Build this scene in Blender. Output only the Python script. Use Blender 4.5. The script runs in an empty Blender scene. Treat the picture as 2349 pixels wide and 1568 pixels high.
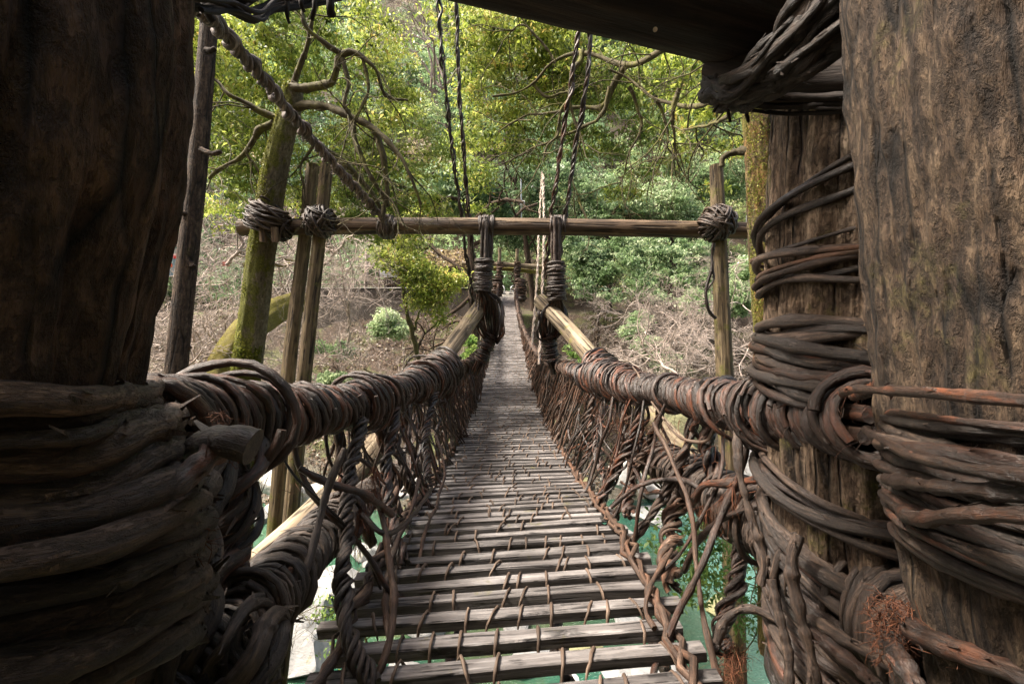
import bpy, math, random
import numpy as np
from mathutils import Vector
R = math.radians
random.seed(7); rng = np.random.default_rng(11)
scn = bpy.context.scene
COL = scn.collection

# ------------------------------------------------------------------ camera, sky, sun, exposure
TILT = R(7.8); F = 1044.0; EYE = np.array([0.0, 0.0, 1.6])
cam_d = bpy.data.cameras.new('camera'); cam = bpy.data.objects.new('camera', cam_d); COL.objects.link(cam)
cam_d.lens = 16.0; cam_d.sensor_width = 36.0; cam_d.clip_start = 0.05; cam_d.clip_end = 1000
cam.location = EYE; cam.rotation_euler = (R(90) - TILT, 0, 0)
scn.camera = cam

SUN_EL, SUN_AZ = R(58), R(-82)          # azimuth measured from +Y towards +X: ahead of the camera, to the left
w = bpy.data.worlds.new('World'); scn.world = w; w.use_nodes = True
nt = w.node_tree; bg = nt.nodes['Background']
sky = nt.nodes.new('ShaderNodeTexSky'); sky.sky_type = 'NISHITA'; sky.sun_disc = False
sky.sun_elevation = SUN_EL; sky.sun_rotation = SUN_AZ; sky.air_density = 1.0; sky.dust_density = 4.0; sky.ozone_density = 0.6
cl = nt.nodes.new('ShaderNodeMix'); cl.data_type = 'RGBA'; cl.blend_type = 'MULTIPLY'; cl.inputs[0].default_value = 1; cl.inputs[7].default_value = (1.12, 1.0, .84, 1)
nt.links.new(sky.outputs[0], cl.inputs[6]); nt.links.new(cl.outputs[2], bg.inputs[0]); bg.inputs[1].default_value = 0.15
sl = bpy.data.lights.new('sun', 'SUN'); sun = bpy.data.objects.new('sun', sl); COL.objects.link(sun)
sl.energy = 3.6; sl.angle = R(14); sl.color = (1.0, 0.94, 0.84)
sd = Vector((math.sin(SUN_AZ) * math.cos(SUN_EL), math.cos(SUN_AZ) * math.cos(SUN_EL), math.sin(SUN_EL)))
sun.rotation_euler = sd.to_track_quat('Z', 'Y').to_euler(); sun.location = (0, 0, 40)
scn.view_settings.view_transform = 'Standard'; scn.view_settings.look = 'None'
scn.view_settings.exposure = 1.92; scn.view_settings.gamma = 1.0

# ------------------------------------------------------------------ helpers
FW = np.array([0, math.cos(TILT), -math.sin(TILT)]); UP = np.array([0, math.sin(TILT), math.cos(TILT)])
def P(x, y, d):
    """a point seen at photo position x, y and d metres in front of the camera"""
    return EYE + d * (FW + (x - 1174.5) / F * np.array([1.0, 0, 0]) + (784 - y) / F * UP)
def PP(*pts): return np.array([P(*p) for p in pts])
def edge(x, y, d, r, side):
    """centre of an upright pole of radius r whose side edge is seen at x, y"""
    e = P(x, y, d); a = math.atan2(e[0], e[1]); D = math.hypot(e[0], e[1])
    a2 = a - math.asin(min(0.95, r / D)) * side
    return np.array([math.sin(a2) * D, math.cos(a2) * D, e[2]])
def nrm(v): return v / np.maximum(np.linalg.norm(v, axis=-1, keepdims=True), 1e-9)

_NK = rng.normal(size=(24, 3)); _NP = rng.uniform(0, 6.28, 24)
def nz(p, f=1.0, seed=0, octaves=3):
    p = np.asarray(p, float); out = 0; a = 1.0; tot = 0
    for o in range(octaves):
        q = p * f * (2.03 ** o) + seed * 3.17 + o * 9.1
        s = 0
        for j in range(4):
            i = (o * 5 + j * 3 + seed) % 24; i2 = (i + 7) % 24
            s = s + np.sin(q @ _NK[i] + _NP[i] + 1.3 * np.sin(q @ _NK[i2] * 0.7 + _NP[i2]))
        out = out + a * s / 2.2; tot += a; a *= 0.5
    return out / tot

def cr(pts, n):
    """smooth curve through points, n samples evenly spaced"""
    p = np.asarray(pts, float)
    if len(p) == 2: return p[0] + (p[1] - p[0]) * np.linspace(0, 1, n)[:, None]
    q = np.vstack([2 * p[0] - p[1], p, 2 * p[-1] - p[-2]])
    dd = np.sqrt(np.linalg.norm(np.diff(q, axis=0), axis=1)) + 1e-6
    t = np.concatenate([[0], np.cumsum(dd)])
    out = []
    for i in range(1, len(q) - 2):
        u = np.linspace(t[i], t[i + 1], 14, endpoint=(i == len(q) - 3))[:, None]
        A1 = (t[i]-u)/(t[i]-t[i-1])*q[i-1] + (u-t[i-1])/(t[i]-t[i-1])*q[i]
        A2 = (t[i+1]-u)/(t[i+1]-t[i])*q[i] + (u-t[i])/(t[i+1]-t[i])*q[i+1]
        A3 = (t[i+2]-u)/(t[i+2]-t[i+1])*q[i+1] + (u-t[i+1])/(t[i+2]-t[i+1])*q[i+2]
        B1 = (t[i+1]-u)/(t[i+1]-t[i-1])*A1 + (u-t[i-1])/(t[i+1]-t[i-1])*A2
        B2 = (t[i+2]-u)/(t[i+2]-t[i])*A2 + (u-t[i])/(t[i+2]-t[i])*A3
        out.append((t[i+1]-u)/(t[i+1]-t[i])*B1 + (u-t[i])/(t[i+1]-t[i])*B2)
    c = np.vstack(out); return resample(c, n)
def resample(c, n):
    s = np.concatenate([[0], np.cumsum(np.linalg.norm(np.diff(c, axis=0), axis=1))])
    u = np.linspace(0, s[-1], n)
    return np.stack([np.interp(u, s, c[:, k]) for k in range(c.shape[1])], 1)
def frames(C):
    """C (M,N,3) -> T, U, W"""
    T = nrm(np.gradient(C, axis=1)); M, N, _ = C.shape
    ax = np.eye(3)[np.argmin(np.abs(T[:, 0]), axis=1)]
    n = nrm(np.cross(T[:, 0], ax)); U = np.empty_like(C); U[:, 0] = n
    for i in range(1, N):
        n = nrm(n - (n * T[:, i]).sum(1, keepdims=True) * T[:, i]); U[:, i] = n
    return T, U, np.cross(T, U)

class MB:
    def __init__(s): s.v = []; s.f4 = []; s.f3 = []; s.tc = []; s.tn = []; s.n = 0
    def add(s, v, f4=None, f3=None, tc=None, tn=0.5):
        v = np.asarray(v, float).reshape(-1, 3); m = len(v)
        s.v.append(v)
        s.tc.append(v if tc is None else np.asarray(tc, float).reshape(-1, 3))
        s.tn.append(np.full(m, tn) if np.isscalar(tn) else np.asarray(tn, float).reshape(-1))
        if f4 is not None and len(f4): s.f4.append(np.asarray(f4) + s.n)
        if f3 is not None and len(f3): s.f3.append(np.asarray(f3) + s.n)
        s.n += m
    def tubes(s, C, r, k=6, tone=None, cap=True, lump=0.0, shape=None):
        C = np.asarray(C, float)
        if C.ndim == 2: C = C[None]
        M, N, _ = C.shape
        r = np.broadcast_to(np.asarray(r, float), (M, N)) if np.ndim(r) != 1 or len(np.atleast_1d(r)) == N else np.repeat(np.asarray(r)[:, None], N, 1)
        T, U, W = frames(C)
        a = np.linspace(0, 2 * math.pi, k, endpoint=False)
        D = np.cos(a)[None, None, :, None] * U[:, :, None] + np.sin(a)[None, None, :, None] * W[:, :, None]
        L = np.concatenate([np.zeros((M, 1)), np.cumsum(np.linalg.norm(np.diff(C, axis=1), axis=2), 1)], 1)
        off = rng.uniform(0, 40, (M, 1, 1, 3))
        ca = np.broadcast_to(np.cos(a)[None, None] * r[..., None], (M, N, k)); sa = np.broadcast_to(np.sin(a)[None, None] * r[..., None], (M, N, k))
        tc = np.stack([ca, sa, np.broadcast_to(L[..., None], (M, N, k))], -1) + off
        rr = np.repeat(r[..., None], k, 2)
        if lump:
            rm = max(1e-3, float(np.mean(r))); rr = rr * (1 + lump * 1.5 * nz(tc, 0.45 / rm, 3, 2))
            if k > 4:
                u = L / (rm * 14) + rng.uniform(0, 9, (M, 1)); u = u + .4 * np.sin(u * 1.7); node = np.exp(-((u - np.round(u)) / .06) ** 2) * (np.sin(np.round(u) * 12.9) > -.2)
                rr = rr * (1 + .28 * node[..., None])
        if shape is not None: rr = rr * shape(a[None, None, :], L[..., None], tc)
        V = C[:, :, None] + D * rr[..., None]
        tone = rng.uniform(0, 1, M) if tone is None else np.broadcast_to(np.asarray(tone, float), (M,))
        tn = np.repeat(tone, N * k)
        idx = np.arange(M * N * k).reshape(M, N, k)
        A = idx[:, :-1]; B = idx[:, 1:]
        f = np.stack([A, np.roll(A, -1, 2), np.roll(B, -1, 2), B], -1).reshape(-1, 4)
        s.add(V, f, None, tc, tn)
        if lump and k >= 7 and float(np.mean(r)) < .05:
            nf = int(M * N * .45); i = rng.integers(0, M, nf); j = rng.integers(1, N - 1, nf); q = rng.integers(0, k, nf)
            p = V[i, j, q]; d = D[i, j, q] if D.shape[0] == M else D[0, j, q]; t = nrm(T[i, j] + rng.normal(size=(nf, 3)) * .25) * np.sign(rng.normal(size=(nf, 1))); sd_ = nrm(np.cross(d, t)); r0 = r[i, j][:, None]
            l = r0 * rng.uniform(.7, 2.6, (nf, 1)); wd = r0 * rng.uniform(.10, .30, (nf, 1)); up = r0 * rng.uniform(.05, .45, (nf, 1))
            s.add(np.stack([p - sd_ * wd - d * r0 * .05, p + sd_ * wd - d * r0 * .05, p + t * l + sd_ * wd * .3 + d * up, p + t * l - sd_ * wd * .5 + d * up], 1).reshape(-1, 3), np.arange(nf * 4).reshape(-1, 4), None, None, np.repeat(np.clip(tone[i] + rng.uniform(-.2, .5, nf), 0, 1.2), 4))
        if cap:
            for e, rev in ((0, True), (-1, False)):
                c = C[:, e]; ring = V[:, e]
                vv = np.concatenate([c[:, None], ring], 1); tcc = np.concatenate([tc[:, e].mean(1, keepdims=True), tc[:, e]], 1)
                b = np.arange(M)[:, None] * (k + 1); j = np.arange(k)[None]
                j1 = b + 1 + j; j2 = b + 1 + (j + 1) % k; j0 = np.broadcast_to(b, j1.shape)
                t3 = np.stack([j0, j2, j1] if rev else [j0, j1, j2], -1).reshape(-1, 3)
                s.add(vv, None, t3, tcc, np.repeat(tone, k + 1))
    def box(s, c, x, y, z, sx, sy, sz, tone=0.5, wob=0.0, nseg=1, bev=0.0):
        """bar along x (unit vectors x,y,z; half sizes), nseg slices, corners worn off"""
        c = np.asarray(c, float); prof = []
        b = bev
        prof = np.array([(-sy + b, -sz), (sy - b, -sz), (sy, -sz + b), (sy, sz - b), (sy - b, sz), (-sy + b, sz), (-sy, sz - b), (-sy, -sz + b)]) if b else np.array([(-sy, -sz), (sy, -sz), (sy, sz), (-sy, sz)])
        k = len(prof); u = np.linspace(-sx, sx, nseg + 1)
        V = c + u[:, None, None] * x + prof[None, :, 0:1] * y + prof[None, :, 1:2] * z
        tc = np.stack([np.broadcast_to(prof[None, :, 0], (nseg + 1, k)), np.broadcast_to(prof[None, :, 1], (nseg + 1, k)), np.broadcast_to(u[:, None], (nseg + 1, k))], -1) + rng.uniform(0, 40, 3)
        if wob: V = V + wob * np.stack([nz(tc * np.array([20, 20, 4]), 1, i, 2) for i in range(3)], -1)
        idx = np.arange((nseg + 1) * k).reshape(nseg + 1, k); A = idx[:-1]; B = idx[1:]
        f = np.stack([A, np.roll(A, -1, 1), np.roll(B, -1, 1), B], -1).reshape(-1, 4)
        s.add(V, f, None, tc, tone)
        for e, rev in ((0, True), (-1, False)):
            vv = np.vstack([V[e].mean(0), V[e]]); j = np.arange(k)
            t = np.stack([np.zeros(k, int), 1 + (j + 1) % k, 1 + j] if rev else [np.zeros(k, int), 1 + j, 1 + (j + 1) % k], -1)
            s.add(vv, None, t, np.vstack([tc[e].mean(0), tc[e]]), tone)
    def build(s, name, mat, parent=None, smooth=True):
        v = np.vstack(s.v); me = bpy.data.meshes.new(name)
        f4 = np.vstack(s.f4) if s.f4 else np.zeros((0, 4), int); f3 = np.vstack(s.f3) if s.f3 else np.zeros((0, 3), int)
        me.vertices.add(len(v)); me.vertices.foreach_set('co', v.ravel().astype(np.float32))
        li = np.concatenate([f4.ravel(), f3.ravel()]).astype(np.int32)
        me.loops.add(len(li)); me.loops.foreach_set('vertex_index', li)
        ls = np.concatenate([np.arange(len(f4)) * 4, len(f4) * 4 + np.arange(len(f3)) * 3]).astype(np.int32)
        lt = np.concatenate([np.full(len(f4), 4), np.full(len(f3), 3)]).astype(np.int32)
        me.polygons.add(len(ls)); me.polygons.foreach_set('loop_start', ls)
        try: me.polygons.foreach_set('loop_total', lt)
        except Exception: pass
        me.polygons.foreach_set('use_smooth', np.full(len(ls), smooth))
        a = me.attributes.new('tc', 'FLOAT_VECTOR', 'POINT'); a.data.foreach_set('vector', np.vstack(s.tc).ravel().astype(np.float32))
        a = me.attributes.new('tone', 'FLOAT', 'POINT'); a.data.foreach_set('value', np.concatenate(s.tn).astype(np.float32))
        me.update(calc_edges=True); me.materials.append(mat)
        o = bpy.data.objects.new(name, me); COL.objects.link(o)
        if parent is not None: o.parent = parent; o.matrix_parent_inverse = parent.matrix_basis.inverted()
        return o
def tag(o, label=None, cat=None, group=None, kind=None):
    if label: o['label'] = label
    if cat: o['category'] = cat
    if group: o['group'] = group
    if kind: o['kind'] = kind
    return o
def thing(name, label, cat, loc, group=None):
    o = bpy.data.objects.new(name, None); COL.objects.link(o); o.location = loc; o.empty_display_size = 0.1
    return tag(o, label, cat, group)

# ------------------------------------------------------------------ materials
def mat(name):
    m = bpy.data.materials.new(name); m.use_nodes = True
    return m, m.node_tree, m.node_tree.nodes['Principled BSDF']
def N(nt, t, **kw):
    n = nt.nodes.new(t)
    for k, v in kw.items():
        if k.startswith('i_'):
            key = k[2:]; n.inputs[int(key) if key.isdigit() else key].default_value = v
        else: setattr(n, k, v)
    return n
def ramp(nt, fac, stops):
    r = N(nt, 'ShaderNodeValToRGB'); e = r.color_ramp.elements
    while len(e) < len(stops): e.new(0.5)
    for el, (p, c) in zip(e, stops): el.position = p; el.color = (*c, 1)
    nt.links.new(fac, r.inputs[0]); return r.outputs[0]
def mixc(nt, fac, a, b, mode='MIX'):
    m = N(nt, 'ShaderNodeMix', data_type='RGBA', blend_type=mode)
    for s, v in ((m.inputs[0], fac), (m.inputs[6], a), (m.inputs[7], b)):
        if isinstance(v, (int, float)): s.default_value = v
        elif isinstance(v, tuple): s.default_value = (*v, 1)
        else: nt.links.new(v, s)
    return m.outputs[2]
def noise(nt, vec, scale, detail=4, rough=0.6, dist=0.0):
    n = N(nt, 'ShaderNodeTexNoise'); n.inputs['Scale'].default_value = scale; n.inputs['Detail'].default_value = detail
    n.inputs['Roughness'].default_value = rough; n.inputs['Distortion'].default_value = dist
    nt.links.new(vec, n.inputs['Vector']); return n.outputs[0]
def mapr(nt, v, a, b, c=0.0, d=1.0):
    m = N(nt, 'ShaderNodeMapRange'); m.inputs[1].default_value = a; m.inputs[2].default_value = b; m.inputs[3].default_value = c; m.inputs[4].default_value = d
    nt.links.new(v, m.inputs[0]); return m.outputs[0]
def scalev(nt, v, s):
    m = N(nt, 'ShaderNodeVectorMath', operation='MULTIPLY'); m.inputs[1].default_value = s; nt.links.new(v, m.inputs[0]); return m.outputs[0]

def wood(name, dark, mid, light, sc=18.0, stretch=0.1, bump=0.6, dist=0.02, rough=0.75, red=None, moss=None, mossamt=0.5, mossdir=None, pale=None, tonevar=0.6, cracks=0.0, spec=0.3, pits=0.0, rings=0):
    m, nt, b = mat(name); L = nt.links
    at = N(nt, 'ShaderNodeAttribute', attribute_name='tc'); tn = N(nt, 'ShaderNodeAttribute', attribute_name='tone')
    sv = scalev(nt, at.outputs['Vector'], (1, 1, stretch))
    n1 = noise(nt, sv, sc, 6, 0.65, 0.4); n2 = noise(nt, sv, sc * 4.5, 4, 0.7); n3 = noise(nt, scalev(nt, at.outputs['Vector'], (1, 1, .5)), sc * 0.22, 4)
    c = ramp(nt, n1, [(0.28, dark), (0.5, mid), (0.74, light)])
    c = mixc(nt, mapr(nt, n3, .35, .7, 0, .55), c, dark)
    if pale: c = mixc(nt, mapr(nt, noise(nt, sv, sc * 1.3, 5, .7, 1.2), .56, .68, 0, .8), c, pale)
    if red:
        rf = mapr(nt, noise(nt, scalev(nt, at.outputs['Vector'], (1, 1, .25)), sc * .35, 4, .6), .48, .62)
        mm = N(nt, 'ShaderNodeMath', operation='MULTIPLY'); L.new(rf, mm.inputs[0]); L.new(mapr(nt, tn.outputs['Fac'], .35, .9, 0.05, 1), mm.inputs[1])
        c = mixc(nt, mm.outputs[0], c, red)
    tb = mapr(nt, tn.outputs['Fac'], 0, 1, 1 - tonevar * .6, 1 + tonevar)
    hs = N(nt, 'ShaderNodeHueSaturation'); L.new(c, hs.inputs['Color']); L.new(tb, hs.inputs['Value']); c = hs.outputs[0]
    hgt = N(nt, 'ShaderNodeMath', operation='ADD'); L.new(n1, hgt.inputs[0])
    h2 = N(nt, 'ShaderNodeMath', operation='MULTIPLY'); L.new(n2, h2.inputs[0]); h2.inputs[1].default_value = .45; L.new(h2.outputs[0], hgt.inputs[1])
    height = hgt.outputs[0]
    if pits:
        pn = noise(nt, scalev(nt, at.outputs['Vector'], (1, 1, .45)), sc * 2.2, 5, .75, .3); pv = mapr(nt, pn, .36, .52, 0, 1); pq = mapr(nt, pn, .36, .52, .45, 1)
        c = mixc(nt, pq, tuple(x * .8 for x in dark), c)
        hp_ = N(nt, 'ShaderNodeMath', operation='MULTIPLY_ADD'); L.new(pv, hp_.inputs[0]); hp_.inputs[1].default_value = pits * .5; L.new(height, hp_.inputs[2]); height = hp_.outputs[0]
        c = mixc(nt, mapr(nt, noise(nt, at.outputs['Vector'], sc * 1.1, 4, .6), .55, .75, 0, .35), c, light)
    if rings:
        rn = noise(nt, scalev(nt, at.outputs['Vector'], (.25, .25, 1)), 38, 3, .6); rv = mapr(nt, rn, .58, .66, 0, .8)
        c = mixc(nt, rv, c, tuple(x * 1.1 for x in light)); 
        hr_ = N(nt, 'ShaderNodeMath', operation='MULTIPLY_ADD'); L.new(rv, hr_.inputs[0]); hr_.inputs[1].default_value = .5; L.new(height, hr_.inputs[2]); height = hr_.outputs[0]
    if cracks:
        v = N(nt, 'ShaderNodeTexVoronoi', feature='DISTANCE_TO_EDGE'); v.inputs['Scale'].default_value = sc * .55
        L.new(scalev(nt, at.outputs['Vector'], (1, 1, stretch * .7)), v.inputs['Vector'])
        dn = N(nt, 'ShaderNodeVectorMath', operation='ADD')
        cf = mapr(nt, v.outputs['Distance'], 0.0, .09, 1, 0)
        gate = mapr(nt, n3, .45, .55, 0, 1); g2 = N(nt, 'ShaderNodeMath', operation='MULTIPLY'); L.new(cf, g2.inputs[0]); L.new(gate, g2.inputs[1])
        c = mixc(nt, g2.outputs[0], c, tuple(x * .35 for x in dark))
        h3 = N(nt, 'ShaderNodeMath', operation='MULTIPLY_ADD'); L.new(g2.outputs[0], h3.inputs[0]); h3.inputs[1].default_value = -cracks; L.new(height, h3.inputs[2]); height = h3.outputs[0]
    if moss:
        tcn = N(nt, 'ShaderNodeTexCoord'); mf = noise(nt, tcn.outputs['Object'], 3.0, 7, .72)
        if mossdir:
            gm = N(nt, 'ShaderNodeNewGeometry'); dt = N(nt, 'ShaderNodeVectorMath', operation='DOT_PRODUCT'); dt.inputs[1].default_value = mossdir
            L.new(gm.outputs['Normal'], dt.inputs[0]); ad = N(nt, 'ShaderNodeMath', operation='MULTIPLY_ADD'); L.new(dt.outputs['Value'], ad.inputs[0]); ad.inputs[1].default_value = .18; L.new(mf, ad.inputs[2]); mf = ad.outputs[0]
        mk = mapr(nt, mf, .62 - mossamt * .35, .72 - mossamt * .35)
        mc = ramp(nt, noise(nt, tcn.outputs['Object'], 45, 4), [(.35, tuple(x * .45 for x in moss)), (.6, moss)])
        c = mixc(nt, mk, c, mc)
    L.new(c, b.inputs['Base Color']); b.inputs['Roughness'].default_value = rough; b.inputs['Specular IOR Level'].default_value = spec
    bp = N(nt, 'ShaderNodeBump'); bp.inputs['Strength'].default_value = bump; bp.inputs['Distance'].default_value = dist
    L.new(height, bp.inputs['Height']); L.new(bp.outputs[0], b.inputs['Normal'])
    return m

def leafmat(name, stops, trans=0.45, patch=None, psc=0.6, gloss=0.35):
    m, nt, b = mat(name); L = nt.links
    tn = N(nt, 'ShaderNodeAttribute', attribute_name='tone')
    c = ramp(nt, tn.outputs['Fac'], stops)
    if patch:
        g = N(nt, 'ShaderNodeNewGeometry'); c = mixc(nt, mapr(nt, noise(nt, g.outputs['Position'], psc, 3), .45, .65, 0, .8), c, patch)
    L.new(c, b.inputs['Base Color']); b.inputs['Roughness'].default_value = .42; b.inputs['Specular IOR Level'].default_value = gloss
    tr = N(nt, 'ShaderNodeBsdfTranslucent'); L.new(mixc(nt, .5, c, (.55, .75, .08), 'MIX') if False else c, tr.inputs[0])
    g2 = N(nt, 'ShaderNodeHueSaturation'); g2.inputs['Saturation'].default_value = .98; g2.inputs['Value'].default_value = 1.5; L.new(c, g2.inputs['Color']); L.new(g2.outputs[0], tr.inputs[0])
    mx = N(nt, 'ShaderNodeMixShader'); mx.inputs[0].default_value = trans; L.new(b.outputs[0], mx.inputs[1]); L.new(tr.outputs[0], mx.inputs[2])
    L.new(mx.outputs[0], nt.nodes['Material Output'].inputs[0]); return m
def plain(name, col, rough=.6, metal=0.0, var=.25, sc=6.0):
    m, nt, b = mat(name); tc = N(nt, 'ShaderNodeTexCoord')
    c = ramp(nt, noise(nt, tc.outputs['Object'], sc, 5), [(.3, tuple(x * (1 - var) for x in col)), (.7, tuple(min(1, x * (1 + var)) for x in col))])
    nt.links.new(c, b.inputs['Base Color']); b.inputs['Roughness'].default_value = rough; b.inputs['Metallic'].default_value = metal; return m

M = {}
M['post_left'] = wood('dark weathered post', (.020, .012, .008), (.088, .050, .033), (.21, .122, .076), 22, .22, 1.0, .03, .85, cracks=.8, pits=.8)
M['post_right'] = wood('brown weathered post', (.014, .008, .005), (.072, .046, .029), (.175, .122, .076), 34, .16, 1.0, .025, .85, cracks=1.0, moss=(.12, .10, .035), mossamt=.10, pits=1.4)
M['post_rear'] = wood('split grey post', (.028, .017, .011), (.19, .13, .086), (.46, .35, .25), 34, .05, 1.0, .03, .85, cracks=1.5, moss=(.17, .15, .04), mossamt=.14, pits=1.0)
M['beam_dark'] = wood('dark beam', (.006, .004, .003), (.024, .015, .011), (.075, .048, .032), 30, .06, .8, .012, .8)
M['log'] = wood('peeled log', (.016, .010, .007), (.115, .075, .046), (.33, .24, .15), 16, .04, .9, .012, .7, cracks=.9, tonevar=.3)
M['log_pale'] = wood('pale log', (.05, .036, .023), (.20, .155, .10), (.44, .37, .26), 18, .04, 1.0, .012, .7, cracks=.9, tonevar=.3, moss=(.20, .18, .05), mossamt=.14)
M['pole'] = wood('old pole', (.026, .018, .011), (.12, .088, .050), (.26, .205, .12), 22, .06, .8, .015, .8, cracks=.8, moss=(.12, .11, .03), mossamt=.24)
M['bark'] = wood('rough bark', (.018, .011, .007), (.070, .045, .030), (.18, .125, .082), 26, .14, 1.0, .03, .9, cracks=.9, moss=(.09, .085, .02), mossamt=.10, pits=1.2)
M['mossy'] = wood('mossy bark', (.06, .05, .03), (.20, .17, .11), (.38, .34, .25), 26, .4, 1.0, .03, .9, moss=(.17, .175, .030), mossamt=.50, mossdir=(-.8, -.4, .3), pits=1.0)
M['mossbark'] = wood('lichen bark', (.04, .028, .014), (.14, .105, .050), (.28, .22, .11), 18, .35, 1.0, .06, .9, moss=(.20, .18, .035), mossamt=.42, pits=1.8, red=(.48, .22, .03))
M['mossfull'] = wood('thick moss', (.06, .052, .02), (.20, .17, .055), (.36, .31, .11), 30, .6, 1.0, .03, .95, moss=(.22, .195, .035), mossamt=.55, pits=1.0)
M['branch'] = wood('branch', (.020, .016, .009), (.065, .053, .026), (.15, .125, .065), 30, .2, .8, .012, .85, moss=(.13, .125, .03), mossamt=.32)
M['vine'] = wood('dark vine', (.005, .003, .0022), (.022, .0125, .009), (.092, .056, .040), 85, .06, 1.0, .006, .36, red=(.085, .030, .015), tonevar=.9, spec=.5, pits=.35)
M['vine_old'] = wood('grey vine', (.007, .004, .003), (.038, .024, .017), (.150, .100, .070), 80, .10, 1.0, .006, .5, tonevar=.9, spec=.55, pits=.5)
M['vine_big'] = wood('thick dark vine', (.006, .004, .003), (.030, .018, .012), (.095, .060, .040), 42, .08, 1.0, .012, .6, tonevar=.7, spec=.4, pits=.8)
M['vine_left'] = wood('thick brown vine', (.011, .006, .004), (.060, .034, .022), (.18, .108, .068), 46, .07, 1.0, .012, .6, tonevar=.8, spec=.45, pits=.8)
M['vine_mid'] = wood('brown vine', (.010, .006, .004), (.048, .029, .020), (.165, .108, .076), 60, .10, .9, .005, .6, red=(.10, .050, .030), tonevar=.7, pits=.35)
M['fibre'] = wood('red fibre', (.035, .012, .006), (.10, .036, .017), (.18, .078, .038), 40, .1, .5, .003, .8)
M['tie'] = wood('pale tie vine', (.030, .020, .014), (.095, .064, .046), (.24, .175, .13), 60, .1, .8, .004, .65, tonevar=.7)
M['rope'] = wood('rope vine', (.012, .008, .007), (.060, .043, .034), (.28, .22, .19), 50, .15, 1, .008, .65, tonevar=.9)
M['white_rope'] = wood('pale rope', (.25, .19, .15), (.55, .46, .39), (.78, .70, .62), 40, .3, .8, .005, .8)
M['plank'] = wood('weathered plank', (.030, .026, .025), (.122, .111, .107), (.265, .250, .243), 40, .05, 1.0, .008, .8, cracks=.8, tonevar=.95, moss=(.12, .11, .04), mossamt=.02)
M['twig'] = wood('bare twig', (.15, .115, .095), (.34, .28, .245), (.60, .525, .475), 10, .2, .4, .01, .8, tonevar=.5)
M['twig_dark'] = wood('brown twig', (.06, .045, .035), (.16, .12, .09), (.3, .24, .19), 10, .2, .4, .01, .8, tonevar=.5)
M['leaf_near'] = leafmat('yellow green leaves', [(0, (.018, .034, .007)), (.25, (.085, .125, .018)), (.55, (.24, .29, .042)), (.85, (.42, .46, .10)), (.97, (.56, .58, .24)), (1, (.42, .32, .09))], .5, (.12, .18, .045), .5)
M['leaf_mid'] = leafmat('green leaves', [(0, (.020, .050, .012)), (.3, (.075, .14, .026)), (.65, (.19, .28, .06)), (1, (.40, .46, .14))], .45, (.07, .16, .05), .5)
M['leaf_blue'] = leafmat('cool green leaves', [(0, (.020, .044, .020)), (.3, (.09, .15, .07)), (.65, (.25, .34, .17)), (1, (.52, .58, .36))], .35, (.15, .24, .09), .35)
M['leaf_wood'] = leafmat('hillside leaves', [(0, (.020, .045, .022)), (.2, (.07, .13, .06)), (.45, (.17, .26, .12)), (.65, (.29, .36, .15)), (.85, (.42, .46, .19)), (.93, (.34, .24, .17)), (1, (.42, .32, .24))], .4, (.19, .29, .15), .12)

def ground_mat():
    m, nt, b = mat('leaf litter slope'); L = nt.links; g = N(nt, 'ShaderNodeNewGeometry'); p = g.outputs['Position']
    n1 = noise(nt, p, .35, 8, .7); n2 = noise(nt, p, 6, 6, .8); n3 = noise(nt, p, .9, 6, .7)
    c = ramp(nt, n2, [(.3, (.012, .008, .005)), (.5, (.045, .029, .018)), (.62, (.10, .066, .043)), (.75, (.20, .145, .10))])
    c = mixc(nt, mapr(nt, n1, .5, .62, 0, .85), c, ramp(nt, n2, [(.35, (.03, .045, .012)), (.65, (.15, .17, .045))]))
    c = mixc(nt, mapr(nt, n3, .60, .68, 0, .8), c, (.055, .045, .035))
    # pale gravel and rock down by the water
    sx = N(nt, 'ShaderNodeSeparateXYZ'); L.new(p, sx.inputs[0])
    zz = N(nt, 'ShaderNodeMath', operation='MULTIPLY_ADD'); L.new(n1, zz.inputs[0]); zz.inputs[1].default_value = 5.0; L.new(sx.outputs[2], zz.inputs[2])
    c = mixc(nt, mapr(nt, zz.outputs[0], -7.6, -9.2), c, ramp(nt, n2, [(.3, (.04, .036, .025)), (.5, (.11, .10, .075)), (.68, (.27, .26, .235))]))
    L.new(c, b.inputs['Base Color']); b.inputs['Roughness'].default_value = .95
    bp = N(nt, 'ShaderNodeBump'); bp.inputs['Strength'].default_value = 1; bp.inputs['Distance'].default_value = .15; L.new(n2, bp.inputs['Height']); L.new(bp.outputs[0], b.inputs['Normal'])
    return m
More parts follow.
